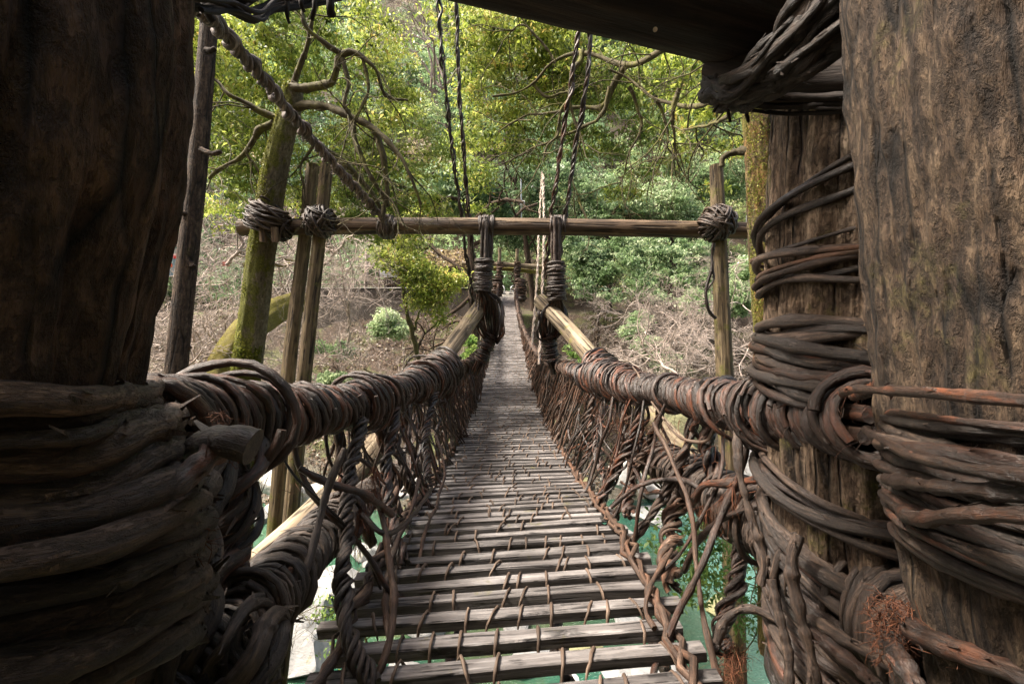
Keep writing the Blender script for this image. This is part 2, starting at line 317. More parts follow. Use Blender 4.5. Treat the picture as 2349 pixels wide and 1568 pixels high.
def water_mat():
    m, nt, b = mat('green river water'); L = nt.links; g = N(nt, 'ShaderNodeNewGeometry'); p = g.outputs['Position']
    n1 = noise(nt, p, .10, 4, .6, .6); n2 = noise(nt, p, 1.4, 6, .7)
    c = ramp(nt, n1, [(.36, (.105, .10, .030)), (.46, (.040, .105, .055)), (.56, (.010, .07, .048)), (.68, (.02, .105, .08))])
    sx = N(nt, 'ShaderNodeSeparateXYZ'); L.new(p, sx.inputs[0])
    c = mixc(nt, mapr(nt, sx.outputs[0], -3, 3, 0, .75), c, ramp(nt, n1, [(.35, (.008, .055, .038)), (.6, (.018, .10, .075))]))
    c = mixc(nt, mapr(nt, sx.outputs[0], 7, 12, 0, .6), c, (.12, .24, .22))  # paler teal far right: bright reflected glare painted into the water colour
    c = mixc(nt, mapr(nt, n2, .5, .75, 0, .45), c, (.07, .085, .05))
    L.new(c, b.inputs['Base Color']); b.inputs['Roughness'].default_value = .08; b.inputs['IOR'].default_value = 1.33
    wv = noise(nt, scalev(nt, p, (1, 2.6, 1)), 5.0, 4, .6, .5); bp = N(nt, 'ShaderNodeBump'); bp.inputs['Strength'].default_value = .9; bp.inputs['Distance'].default_value = .12
    L.new(wv, bp.inputs['Height']); L.new(bp.outputs[0], b.inputs['Normal']); return m
def rock_mat(name, base, moss=.3):
    m, nt, b = mat(name); L = nt.links; tc = N(nt, 'ShaderNodeTexCoord'); p = tc.outputs['Object']
    n1 = noise(nt, p, 1.2, 8, .7, .8); n2 = noise(nt, scalev(nt, p, (1, 1, 3)), 3.5, 7, .75, 1.0)
    c = ramp(nt, n1, [(.3, tuple(x * .55 for x in base)), (.5, base), (.7, tuple(min(.9, x * 1.2) for x in base))])
    c = mixc(nt, mapr(nt, n2, .56, .68, 0, .55), c, (.20, .19, .17))
    c = mixc(nt, mapr(nt, noise(nt, p, .9, 6, .7), .68 - moss * .25, .76 - moss * .25, 0, .8), c, (.20, .19, .07))
    L.new(c, b.inputs['Base Color']); b.inputs['Roughness'].default_value = .8
    bp = N(nt, 'ShaderNodeBump'); bp.inputs['Strength'].default_value = .8; bp.inputs['Distance'].default_value = .08; L.new(n2, bp.inputs['Height']); L.new(bp.outputs[0], b.inputs['Normal'])
    return m

# ------------------------------------------------------------------ the setting: ground sheet, river
WATER_Z = -13.0
def H(x, y):
    x = np.asarray(x, float); y = np.asarray(y, float)
    yy = y + 1.6 * nz(np.stack([x, y * 0, x * 0], -1), .09, 2, 2)
    h = np.interp(yy, [-60, -20, -3, 0.2, 3.0, 8, 11, 14, 27, 31, 36, 42, 44, 50, 56, 140, 260],
                      [75, 30, 1.2, -0.3, -6.0, -12.0, -12.6, -13.7, -13.9, -12.2, -8.0, -3.2, -1.7, -1.6, 2.5, 95, 150])  # unseen bank behind the viewpoint made steeper to block sky light
    p = np.stack([x, y, x * 0], -1)
    amp = np.interp(y, [-3, 1, 6, 12, 30, 43, 45, 50, 60, 120], [.4, .1, .6, .5, .5, .5, .06, .06, 1.2, 3.0])
    flat = np.interp(np.abs(x), [1.5, 5], [0.2, 1.0])
    return h + amp * nz(p, .45, 5, 4) * np.where(y > 30, 1, 1) * np.where((y > 42) & (y < 51), flat, 1)
xs = np.concatenate([np.arange(-190, -45, 3.0), np.arange(-45, 45, .6), np.arange(45, 191, 3.0)])
ys = np.concatenate([np.arange(-60, -4, 2.0), np.arange(-4, 60, .45), np.arange(60, 261, 2.5)])
X, Y = np.meshgrid(xs, ys); Z = H(X, Y)
g = MB(); idx = np.arange(X.size).reshape(X.shape)
g.add(np.stack([X, Y, Z], -1), np.stack([idx[:-1, :-1], idx[:-1, 1:], idx[1:, 1:], idx[1:, :-1]], -1).reshape(-1, 4))
tag(g.build('ground', ground_mat()), kind='structure')
g = MB(); a = 190
g.add([(-a, 6, WATER_Z), (a, 6, WATER_Z), (a, 34, WATER_Z), (-a, 34, WATER_Z)], [(0, 1, 2, 3)])
tag(g.build('river', water_mat(), smooth=False), kind='structure')

# ------------------------------------------------------------------ vine building blocks
def wobble(C, amp, f, seed=None):
    sd = random.randint(0, 20) if seed is None else seed
    q = C + rng.uniform(0, 30, 3)
    return C + amp * np.stack([nz(q, f, sd + k, 2) for k in range(3)], -1)
def vine(mb, pts, r, n=24, k=8, wob=0.0, tone=None, taper=1.0, f=6.0, lump=.12):
    C = cr(pts, n)
    if wob: C = wobble(C, wob, f)
    rr = r * np.linspace(1, taper, n) * (1 + .10 * np.sin(np.linspace(0, 40 * random.random() + 8, n) + random.random() * 6))
    mb.tubes(C, rr, k, tone, lump=lump)
def coil(mb, C, Rr, n, tr, turns=(0.8, 1.6), adv=0.05, tilt=0.0, jit=.15, k=7, seg=22, spread=(0, 1), tone=None, tiltvar=.5, ends=.0):
    """n vines wound round curve C (N,3) of bundle radius Rr"""
    Nn = len(C); T, U, W = [q[0] for q in frames(C[None])]
    s = np.concatenate([[0], np.cumsum(np.linalg.norm(np.diff(C, axis=0), axis=1))]); Lc = s[-1]
    Rr = np.broadcast_to(np.asarray(Rr, float), (Nn,))
    P0 = []; RR = []
    for j in range(n):
        tt = random.uniform(*turns); a = random.uniform(0, 6.28) + np.linspace(0, tt * 6.283, seg)
        s0 = Lc * (spread[0] + (spread[1] - spread[0]) * (j + random.random()) / n)
        tl = tilt * (1 + random.uniform(-tiltvar, tiltvar)); ph = random.uniform(0, 6.28) if tilt == 0 else 1.2
        ss = s0 + random.uniform(.3, 1.5) * adv * np.linspace(-.5, .5, seg) * tt + tl * np.sin(a + ph)
        ss = np.clip(ss, 0, Lc)
        c = np.stack([np.interp(ss, s, C[:, i]) for i in range(3)], 1)
        u = np.stack([np.interp(ss, s, U[:, i]) for i in range(3)], 1); ww = np.stack([np.interp(ss, s, W[:, i]) for i in range(3)], 1)
        loose = 1 + (random.random() < .10) * random.uniform(.1, .5)
        Rj = np.interp(ss, s, Rr) * loose * (1 + jit * (1.6 * random.random() - .5 + .6 * np.sin(a * random.uniform(.6, 1.7) + random.uniform(0, 6))))
        t_ = random.choice((random.uniform(.4, .8), random.uniform(.8, 1.3))) * tr
        P0.append(wobble(c + Rj[:, None] * (np.cos(a)[:, None] * u + np.sin(a)[:, None] * ww), t_ * .8, .5 / tr * .3))
        RR.append(np.full(seg, t_) * (1 + .12 * np.sin(a * 5 + j)))
    mb.tubes(np.array(P0), np.array(RR), k, tone if tone is None else rng.uniform(*tone, n), lump=.1)
def twist(mb, pts, R0, n, tr, pitch=.25, seg=60, k=6, jit=.35, tone=None, hairy=0):
    C = cr(pts, seg); T, U, W = [q[0] for q in frames(C[None])]
    s = np.concatenate([[0], np.cumsum(np.linalg.norm(np.diff(C, axis=0), axis=1))])
    R0 = np.broadcast_to(np.asarray(R0, float), (seg,))
    A = []
    for j in range(n):
        ph = 6.283 * j / n; a = ph + s / pitch * 6.283 + .5 * np.sin(s / pitch * 2.1 + j)
        rj = R0 * (1 + jit * np.sin(s / pitch * random.uniform(2, 4) + random.uniform(0, 6)))
        A.append(wobble(C + rj[:, None] * (np.cos(a)[:, None] * U + np.sin(a)[:, None] * W), tr * .9, .15 / tr))
    mb.tubes(np.array(A), np.array([np.full(seg, tr * random.uniform(.45, 1.35)) for _ in range(n)]), k, tone if tone is None else rng.uniform(*tone, n), lump=.15)
    if hairy: hairs(mb, C, R0.mean() * 1.05, hairy)
def hairs(mb, C, R0, n, ln=.08, r=.0012, down=.6, tone=None):
    i = rng.integers(0, len(C), n); p = C[i] + R0 * nrm(rng.normal(size=(n, 3)))
    d = nrm(rng.normal(size=(n, 3)) + np.array([0, 0, -down])); l = ln * rng.uniform(.4, 1.6, n)[:, None]
    q = nrm(rng.normal(size=(n, 3)) + np.array([0, 0, -down]))
    A = np.stack([p, p + d * l * .5, p + d * l * .6 + q * l * .5], 1)
    mb.tubes(A, np.broadcast_to(np.array([r, r * .8, r * .3]), (n, 3)), 3, tone if tone is None else rng.uniform(*tone, n), cap=False)
def bundle(mb, pts, R0, n, tr, seg=30, k=6, wob=.02, tone=None):
    C = cr(pts, seg); T, U, W = [q[0] for q in frames(C[None])]
    R0 = np.broadcast_to(np.asarray(R0, float), (seg,)); A = []
    for j in range(n):
        a = random.uniform(0, 6.28); q = math.sqrt(random.uniform(.15, 1))
        c = C + (R0 * q)[:, None] * (math.cos(a) * U + math.sin(a) * W)
        A.append(wobble(c, wob, 4.0))
    mb.tubes(np.array(A), np.array([np.full(seg, tr * random.uniform(.6, 1.3)) for _ in range(n)]), k, tone, lump=.15)
def knot(mb, c, axes, rad, n, tr, k=6, seg=20, jit=.15, tone=None):
    """loops lashed crosswise over a joint: each loop an ellipse round one of the axes"""
    c = np.asarray(c, float); A = []
    for j in range(n):
        ax = nrm(np.asarray(axes[j % len(axes)], float) + rng.normal(size=3) * .16)
        u = nrm(np.cross(ax, [0.3, .9, .2])); v = np.cross(ax, u); t = random.uniform(.7, 1.15)
        a = random.uniform(0, 6.28) + np.linspace(0, t * 6.28, seg)
        o = ax * rad * random.uniform(-.75, .75); rr = rad * math.sqrt(max(.1, 1 - (np.linalg.norm(o) / rad) ** 2 * .5)) * (1 + jit * np.sin(a * 1.5 + j) + random.uniform(-.1, .15))
        A.append(c + o + rr[:, None] * (np.cos(a)[:, None] * u + np.sin(a)[:, None] * v))
    mb.tubes(np.array(A), np.array([np.full(seg, tr * random.uniform(.6, 1.3)) for _ in range(n)]), k, tone, lump=.12)
def post_shape(ngroove=9, depth=.05, fine=.012):
    ph = rng.uniform(0, 6.28, ngroove); fr = rng.integers(2, 17, ngroove); am = depth * rng.uniform(.1, .5, ngroove) / np.sqrt(fr) * 1.8
    dr = rng.uniform(-.5, .5, ngroove); ga = rng.uniform(0, 6.28, 9)
    def f(a, L, tc):
        s = 1.0
        for i in range(ngroove): s = s + am[i] * np.sin(fr[i] * a + ph[i] + dr[i] * L + .35 * np.sin(L * 2.1 + ph[i]))
        for g_ in ga:
            dd = np.angle(np.exp(1j * (a - g_ - .05 * np.sin(L * 3 + g_) - .03 * np.sin(L * 9))))
            s = s - depth * .8 * np.exp(-(dd / .022) ** 2) * (.5 + .5 * np.sin(L * 1.3 + g_ * 5))
        q = nz(tc * np.array([1, 1, .22]), 26, 4, 3); return s + fine * (.3 - 2 * np.abs(q)) + fine * .5 * nz(tc * np.array([1, 1, .5]), 70, 7, 2)
    return f

# ------------------------------------------------------------------ left giant post and its lashing
def giant(name, label, pts, r, side, m, k=240, n=420, depthg=.05):
    C0 = np.array([edge(x, y, d, rr, side) for (x, y, d, rr) in pts]); rad = np.array([p[3] for p in pts])
    t = thing(name, label, 'post', tuple(C0[-1]), None)
    c = cr(np.hstack([C0, rad[:, None]]), n)
    b = MB(); b.tubes(c[:, :3], c[:, 3], k, .5, shape=post_shape(12, depthg * 1.2, .022)); b.build('post', m, t)
    return t, c
LP, LPc = giant('giant_post', 'huge dark timber post at the left edge, lashed with thick vines', [(446, -420, .95, .38), (442, 0, .95, .38), (438, 190, .95, .38), (415, 400, .95, .37), (365, 600, .95, .35), (328, 760, .95, .34), (300, 900, .95, .33), (280, 1250, .95, .33), (270, 2300, .95, .33)], .36, 1, M['post_left'])
RP, RPc = giant('giant_post', 'huge brown timber post at the right edge, deeply cracked and lashed with vines', [(1940, -420, 1.1, .42), (1945, 0, 1.1, .42), (1952, 160, 1.1, .42), (1975, 400, 1.1, .42), (2000, 640, 1.1, .42), (2030, 880, 1.1, .41), (2085, 1180, 1.1, .39), (2140, 1400, 1.1, .37), (2200, 2400, 1.1, .37)], .4, -1, M['post_right'])
RR_, RRc = giant('giant_post', 'split mossy post standing between the cracked right post and the mossy tree', [(1772, -300, 2.0, .36), (1768, 240, 2.0, .36), (1757, 520, 2.0, .36), (1752, 900, 2.0, .36), (1775, 1300, 2.0, .34), (1800, 2500, 2.0, .34)], .36, -1, M['post_rear'])

def post_ring(mb, pc, z0, ang, span, r, lift, dz=0.0, wob=.02, n=26, k=9, tone=None, zc=None):
    """vine lying on a post: pc = centre line with radius, ang = start angle (0 = towards +X), span radians, dz = rise along it"""
    a = ang + np.linspace(0, span, n); z = z0 + dz * np.linspace(0, 1, n) + wob * np.sin(a * random.uniform(1.5, 4) + random.uniform(0, 6))
    o = np.argsort(pc[:, 2]); cx = np.interp(z, pc[o, 2], pc[o, 0]); cy = np.interp(z, pc[o, 2], pc[o, 1]); cR = np.interp(z, pc[o, 2], pc[o, 3])
    rr = cR + lift + .01 * np.sin(a * random.uniform(2, 5))
    C = np.stack([cx + rr * np.cos(a), cy + rr * np.sin(a), z], 1)
    rad = r * (1 + .12 * np.sin(a * random.uniform(4, 9))) * np.ones(n)
    mb.tubes(C, rad, k, tone, lump=.12)
def zat(y, d): return P(1174, y, d)[2]

# right front post: loops between 890 and 1190
for i in range(30):
    b = MB(); y = 985 + 285 * (i / 29.0) + random.uniform(-6, 6)
    post_ring(b, RPc, zat(y, .95), R(-215) + random.uniform(-.15, .1), R(200), random.uniform(.007, .013), .008 + random.uniform(0, .02), dz=.30 + random.uniform(-.04, .04), wob=.010, n=70, k=10)
    b.build('lashing_vine', M['vine'] if i % 3 else M['vine_old'], RP)
b = MB()
vine(b, PP((1935, 905, 1.28), (1960, 893, 1.05), (2120, 905, .78), (2300, 918, .62), (2500, 935, .52)), .010, 60, 10, .004, .95)
vine(b, PP((1990, 985, 1.1), (2080, 1035, .82), (2200, 1070, .68), (2450, 1100, .55)), .010, 40, 10, .005, .3)
vine(b, PP((2035, 1100, .95), (2150, 1118, .74), (2450, 1145, .56)), .012, 40, 10, .005, .2)
vine(b, PP((2055, 1160, .95), (2110, 1190, .80), (2220, 1180, .68), (2480, 1190, .54)), .012, 40, 10, .005, .5)
b.build('lashing', M['vine'], RP)
# bark shreds and thick red vines at the bottom right
t = thing('vine_bundle', 'thick reddish vines leaving a shredded fibre knot at the lower right corner', 'vine', tuple(P(2080, 1440, 1.05)))
b = MB()
vine(b, PP((2055, 1395, 1.06), (2090, 1440, 1.0), (2200, 1490, .86), (2330, 1535, .76), (2460, 1590, .7)), .021, 40, 12, .004, .65)
vine(b, PP((2035, 1465, 1.05), (2060, 1500, 1.0), (2110, 1580, .92), (2180, 1680, .86)), .019, 30, 12, .004, .5)
vine(b, PP((2150, 1480, .98), (2250, 1475, .86), (2400, 1560, .76)), .012, 30, 8, .006, 1.0)
b.build('thick_vine', M['vine'], t)
b = MB(); hairs(b, PP((2030, 1400, 1.06), (2065, 1410, 1.03), (2085, 1430, 1.02), (2050, 1450, 1.03), (2040, 1480, 1.05)), .035, 420, .035, .0012, .5); b.build('fibre_tuft', M['fibre'], t); b = MB(); hairs(b, PP((2180, 1465, .93), (2230, 1475, .88), (2260, 1490, .86)), .015, 120, .05, .0011, .3)
b.build('fibre_tuft', M['fibre'], t)

# right rear post: groups of loops
def rear_group(y0, y1, n, slope, r, mats, ang0=R(-250), span=R(230)):
    for i in range(n):
        b = MB(); y = y0 + (y1 - y0) * (i + random.uniform(.2, .8)) / n
        post_ring(b, RRc, zat(y, 1.85), ang0, span, random.uniform(.6, 1.2) * r, .012 + random.uniform(0, .03), dz=slope + random.uniform(-.04, .04), wob=.018, n=44, k=8, tone=random.random())
        b.build('lashing_vine', M[mats[i % len(mats)]], RR_)
rear_group(560, 640, 3, .55, .013, ['vine_old', 'vine'])
rear_group(600, 700, 7, .20, .014, ['vine_old', 'vine_mid'])
rear_group(760, 800, 3, .16, .024, ['vine_old', 'vine'])
rear_group(790, 900, 11, .03, .020, ['vine_old', 'vine', 'vine_old'])
rear_group(1060, 1120, 5, -.04, .02, ['vine_old', 'vine'])
rear_group(1110, 1330, 18, -.42, .021, ['vine_old', 'vine_old', 'vine'])
rear_group(1330, 1560, 9, -.25, .022, ['vine', 'vine_old'])

# left front post: very thick vines
spec = [(0, 925, 180, 930, 345, 893, .021, .8, 'vine_left'), (0, 968, 180, 962, 350, 925, .016, .3, 'vine_left'), (0, 1062, 200, 1050, 385, 962, .029, .6, 'vine_left'), (0, 1010, 200, 1000, 350, 945, .014, .2, 'vine_left')]
for q in range(13):
    spec.append((0, 1120 + q * 44 + random.uniform(-10, 10), 200, 1088 + q * 42 + random.uniform(-10, 10), 395 + 14 * min(q, 5) - 4 * max(0, q - 6), 1000 + q * 38, random.uniform(.017, .027), random.uniform(0, .7), 'vine_left' if q % 3 else 'vine_big'))
for (xa, ya, xb, yb, xc, yc, r, tn, mm) in spec:
    b = MB(); e = random.uniform(-.03, .03)
    vine(b, PP((xa - 260, ya + 35, .56 + e), (xa, ya, .60 + e), (xb, yb, .68 + e), (xc - 70, (yb + 2 * yc) / 3, .80), (xc, yc, .98), (xc + 6, yc - 6, 1.25)), r, 110, 20, .010, tn, lump=.14, f=4)
    b.build('lashing_vine', M[mm], LP)
t = thing('vine_stub', 'sawn thick vine end with a side branch beside the left post', 'vine', tuple(P(520, 1020, .95)))
b = MB(); vine(b, PP((455, 1030, 1.0), (500, 1012, .93), (545, 1012, .9), (580, 1022, .9)), .030, 20, 14, .003, .6); b.build('stub', M['vine_old'], t)
b = MB(); vine(b, PP((515, 1018, .94), (455, 1070, .87), (370, 1140, .80), (300, 1185, .78)), .024, 26, 14, .004, .95); b.build('branch', M['vine'], t)
# dark mass of vines under the left rail
t = thing('vine_bundle', 'dark mass of thick vines sagging below the left post lashing', 'vine', tuple(P(350, 1300, 1.0)))
for j in range(20):
    b = MB(); y = 1110 + j * 25; x = 455 - max(0, (y - 1180)) * .38
    vine(b, PP((x - 330, y + 260, .78), (x - 180, y + 130, .88), (x - 60, y + 50, 1.0), (x + random.uniform(-20, 25), y, 1.15), (x + 10, y - 30, 1.45)), random.uniform(.016, .030), 60, 14, .02, random.random() * .7)
    b.build('thick_vine', M['vine_big'], t)
b = MB(); hairs(b, PP((330, 1190, .85), (380, 1215, .88), (430, 1230, .92)), .03, 160, .07, .0012, .6); b.build('fibre_tuft', M['fibre'], t); b = MB(); hairs(b, PP((490, 1000, .98), (505, 960, 1.1), (520, 1040, .95)), .02, 90, .03, .0009, .5); b.build('fibre_tuft', M['fibre'], t)

# ------------------------------------------------------------------ big beam overhead, right lashing, hanging bits
BA, BB = P(1030, 0, 1.48), P(1650, 150, 1.93); dirb = nrm(BB - BA); rB = .2
mid = (BA + BB) / 2; view = nrm(mid - EYE); upb = nrm(np.cross(np.cross(dirb, np.array([0, -.5, .85])), dirb)) 
nrmB = nrm(np.cross(dirb, view)); nrmB = nrmB * np.sign(nrmB[2])
c0 = mid + nrmB * rB
t = thing('overhead_beam', 'massive dark log crossing overhead from the top to the right post', 'beam', tuple(c0))
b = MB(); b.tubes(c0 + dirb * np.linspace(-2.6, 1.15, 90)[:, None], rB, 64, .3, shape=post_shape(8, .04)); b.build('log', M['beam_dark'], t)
b = MB(); b.tubes(PP((1503, 68, 1.60), (1503, 68, 1.588)), .008, 12, 1.0); b.build('knot_hole', M['white_rope'], t)
t = thing('overhead_beam', 'short dark log under the vine lashing at the top of the right post', 'beam', tuple(P(1850, 170, 1.5)))
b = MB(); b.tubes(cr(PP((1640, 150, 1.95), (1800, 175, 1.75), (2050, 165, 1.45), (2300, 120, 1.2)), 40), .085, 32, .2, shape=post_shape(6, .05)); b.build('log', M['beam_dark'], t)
for j in range(20):
    f = j / 19; b = MB()
    vine(b, PP((1612 + 60 * f, 205 + 25 * f, 1.72), (1690 + 60 * f, 170 + 45 * f, 1.52), (1790 + 50 * f, 80 + 90 * f, 1.36), (1880 + 90 * f, -60 + 150 * f, 1.24), (1990 + 160 * f, -240 + 160 * f, 1.15)), random.uniform(.010, .026), 90, 14, .03, random.random() * .6, lump=.3, f=9)
    b.build('lashing_vine', M['vine_big'], t)
b = MB()
for (x, y, dx, dy) in [(1655, 200, -20, 60), (1668, 215, 8, 65), (1705, 205, 12, 80), (1640, 175, -30, 40), (1895, 235, 25, 60), (1905, 245, 35, 45), (1815, 235, -10, 30)]:
    vine(b, PP((x, y, 1.66), (x + dx * .3, y + dy * .6, 1.66), (x + dx, y + dy, 1.68)), .009, 12, 7, .006, .1, taper=.5)
bundle(b, PP((1645, 222, 1.75), (1800, 235, 1.62), (1960, 232, 1.45)), .02, 14, .010, wob=.012, tone=.2)
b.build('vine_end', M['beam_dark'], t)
t = thing('vine_bundle', 'ragged vine ends hanging into the top left of the view', 'vine', tuple(P(600, 0, 1.7)))
b = MB(); bundle(b, PP((430, -10, 1.3), (520, 2, 1.5), (570, 24, 1.6), (620, 2, 1.75), (700, 0, 1.9), (790, -25, 2.1)), .028, 12, .009, wob=.03, tone=.0)
for (x, y, dx, dy, r) in [(470, 10, 22, 40, .02), (660, 20, 5, 30, .01), (722, 5, -6, 42, .011), (758, 0, 6, 38, .018), (560, 10, 10, 18, .014), (690, 0, 8, 22, .012)]:
    vine(b, PP((x, y - 25, 1.8), (x + dx * .4, y + dy * .5, 1.8), (x + dx, y + dy, 1.82)), r, 10, 8, .01, .1, taper=.7)
b.build('strand', M['beam_dark'], t)

# ------------------------------------------------------------------ the bridge
DY = np.array([.6, 1.6, 2.7, 4.6, 6.8, 10.1, 14.4, 20.4, 30, 40]); DZ = np.array([0, 0, -.08, -.47, -.79, -1.13, -1.25, -.93, -.38, .10])
_dc = cr(np.stack([DY, DZ], 1), 400)
def dz(y): return np.interp(y, _dc[:, 0], _dc[:, 1])
def dx(y): return -.012 * np.asarray(y)
BR = thing('vine_bridge', 'suspension footbridge of wooden slats and woven vines crossing the gorge', 'bridge', (0, 1.2, 0))
y = 1.15; planks = []; i = 0
while y < 39.6:
    planks.append(y); y += .146 + random.uniform(-.012, .012)
bigrest = MB()
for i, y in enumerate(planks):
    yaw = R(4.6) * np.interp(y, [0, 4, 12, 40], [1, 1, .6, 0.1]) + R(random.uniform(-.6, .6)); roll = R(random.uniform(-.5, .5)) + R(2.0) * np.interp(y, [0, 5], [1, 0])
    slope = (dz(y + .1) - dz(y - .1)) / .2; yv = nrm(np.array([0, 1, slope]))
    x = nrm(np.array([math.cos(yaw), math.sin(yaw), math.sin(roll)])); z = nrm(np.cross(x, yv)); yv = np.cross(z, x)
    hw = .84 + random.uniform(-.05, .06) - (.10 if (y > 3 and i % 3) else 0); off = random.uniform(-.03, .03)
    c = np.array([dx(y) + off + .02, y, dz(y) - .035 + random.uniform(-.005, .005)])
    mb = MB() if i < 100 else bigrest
    mb.box(c, x, yv, z, hw, random.uniform(.033, .040), random.uniform(.027, .032), min(1, random.random() * .5 + .1 + .5 * float(np.interp(y, [3, 10, 16], [0, .6, 1]))), wob=.005, nseg=20 if y < 10 else 4, bev=.005)  # far slats paler: wear plus sunlit brightness painted into the tone
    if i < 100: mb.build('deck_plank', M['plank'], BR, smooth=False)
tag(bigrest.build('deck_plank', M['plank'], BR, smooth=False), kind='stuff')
# two stringer bundles beneath the slats
for s in (-1, 1):
    for q in (.72, .25):
        yy = np.linspace(1.0, 39.6, 120); C = np.stack([dx(yy) + s * q, yy, dz(yy) - .105], 1)
        b = MB(); twist(b, C[::6], .022, 4, .019, .4, 200, 5, tone=(0, .6)); b.build('stringer', M['vine'], BR)
# ties weaving over the slats
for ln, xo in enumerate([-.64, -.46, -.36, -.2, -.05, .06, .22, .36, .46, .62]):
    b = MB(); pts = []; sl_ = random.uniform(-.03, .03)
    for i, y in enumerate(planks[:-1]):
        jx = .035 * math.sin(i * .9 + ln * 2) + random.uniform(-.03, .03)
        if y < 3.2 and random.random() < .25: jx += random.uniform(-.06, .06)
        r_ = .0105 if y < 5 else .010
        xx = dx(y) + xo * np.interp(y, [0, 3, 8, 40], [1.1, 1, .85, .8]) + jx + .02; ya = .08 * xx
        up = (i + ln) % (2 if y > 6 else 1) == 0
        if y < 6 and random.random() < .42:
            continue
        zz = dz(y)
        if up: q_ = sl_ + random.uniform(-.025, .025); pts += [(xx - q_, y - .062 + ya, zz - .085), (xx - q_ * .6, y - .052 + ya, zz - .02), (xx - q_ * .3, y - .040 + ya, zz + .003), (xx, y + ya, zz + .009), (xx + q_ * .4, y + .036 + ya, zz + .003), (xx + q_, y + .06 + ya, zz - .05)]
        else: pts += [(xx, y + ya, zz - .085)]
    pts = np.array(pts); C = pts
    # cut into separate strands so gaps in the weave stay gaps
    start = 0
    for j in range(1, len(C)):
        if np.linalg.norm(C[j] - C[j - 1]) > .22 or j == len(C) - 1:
            if j - start > 3: b.tubes(C[start:j], .0075 * np.ones(j - start), 5 if C[start][1] > 5 else 7, min(1, random.random() * .6 + .4 * float(C[start][1] > 5)), lump=.2)  # ties farther out also paler, sunlit look put into their tone
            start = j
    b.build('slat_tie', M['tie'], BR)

# rails
RL = PP((300, 1000, 1.2), (380, 975, 1.45), (470, 965, 1.7), (650, 955, 2.2), (850, 918, 3.3), (980, 872, 5.4), (1040, 858, 7.6), (1085, 823, 10.4), (1113, 795, 14.2), (1131, 738, 20.6), (1139, 693, 30), (1143, 652, 39.5))
RRt = PP((2010, 965, 1.35), (1930, 965, 1.6), (1800, 948, 1.9), (1700, 934, 2.25), (1560, 905, 3.0), (1450, 885, 4.0), (1390, 868, 5.0), (1325, 853, 6.8), (1259, 829, 10.3), (1229, 803, 14.2), (1198, 744, 20.6), (1187, 696, 30), (1184, 654, 39.5))
def arc(C): return np.concatenate([[0], np.cumsum(np.linalg.norm(np.diff(C, axis=0), axis=1))])
RAILS = {}
for s, pts in ((-1, RL), (1, RRt)):
    C = cr(pts, 500); yv = C[:, 1]; RAILS[s] = C
    if s < 0: Rad = np.interp(yv, [0, 1.4, 1.8, 2.3, 2.7, 3.1, 3.5, 4.2, 4.8, 5.6, 6.2, 7, 10, 20, 40], [.12, .135, .145, .125, .10, .135, .115, .12, .15, .20, .15, .10, .075, .06, .07])
    else: Rad = np.interp(yv, [0, 1.5, 2.0, 2.6, 2.9, 3.4, 4.2, 4.8, 5.4, 6, 7, 10, 20, 40], [.09, .10, .11, .10, .09, .085, .12, .17, .15, .11, .09, .075, .06, .07])
    hr = MB(); bundle(hr, C[::8], .6 * np.interp(np.linspace(0, 1, 120), np.linspace(0, 1, 500), Rad), 12, .02, 120, 7, .012); core = hr.build('handrail', M['vine'], BR)
    L = arc(C)
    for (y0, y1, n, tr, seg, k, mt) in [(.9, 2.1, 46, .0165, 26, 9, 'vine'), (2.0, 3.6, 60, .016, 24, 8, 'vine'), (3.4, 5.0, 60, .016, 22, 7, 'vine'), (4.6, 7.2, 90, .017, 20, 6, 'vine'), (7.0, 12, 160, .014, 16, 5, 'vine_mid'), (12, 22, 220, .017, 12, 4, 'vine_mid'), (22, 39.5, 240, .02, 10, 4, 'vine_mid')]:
        mk = (yv >= y0) & (yv <= y1); Cs = C[mk]; Rs = Rad[mk]
        if len(Cs) < 6: continue
        Cs2 = resample(np.hstack([Cs, Rs[:, None]]), 60)
        b = MB(); coil(b, Cs2[:, :3], Cs2[:, 3], n, tr, (.9, 1.7), .05 if y0 < 7 else .2, tilt=-s * Cs2[:, 3].mean() * .5, jit=.14, k=k, seg=seg)
        if y0 < 5: hairs(b, Cs2[:, :3], Cs2[:, 3].mean() * .95, 260, .09, .0011, 1.2, tone=(.7, 1))
        b.build('coiled_vine', M[mt], core)

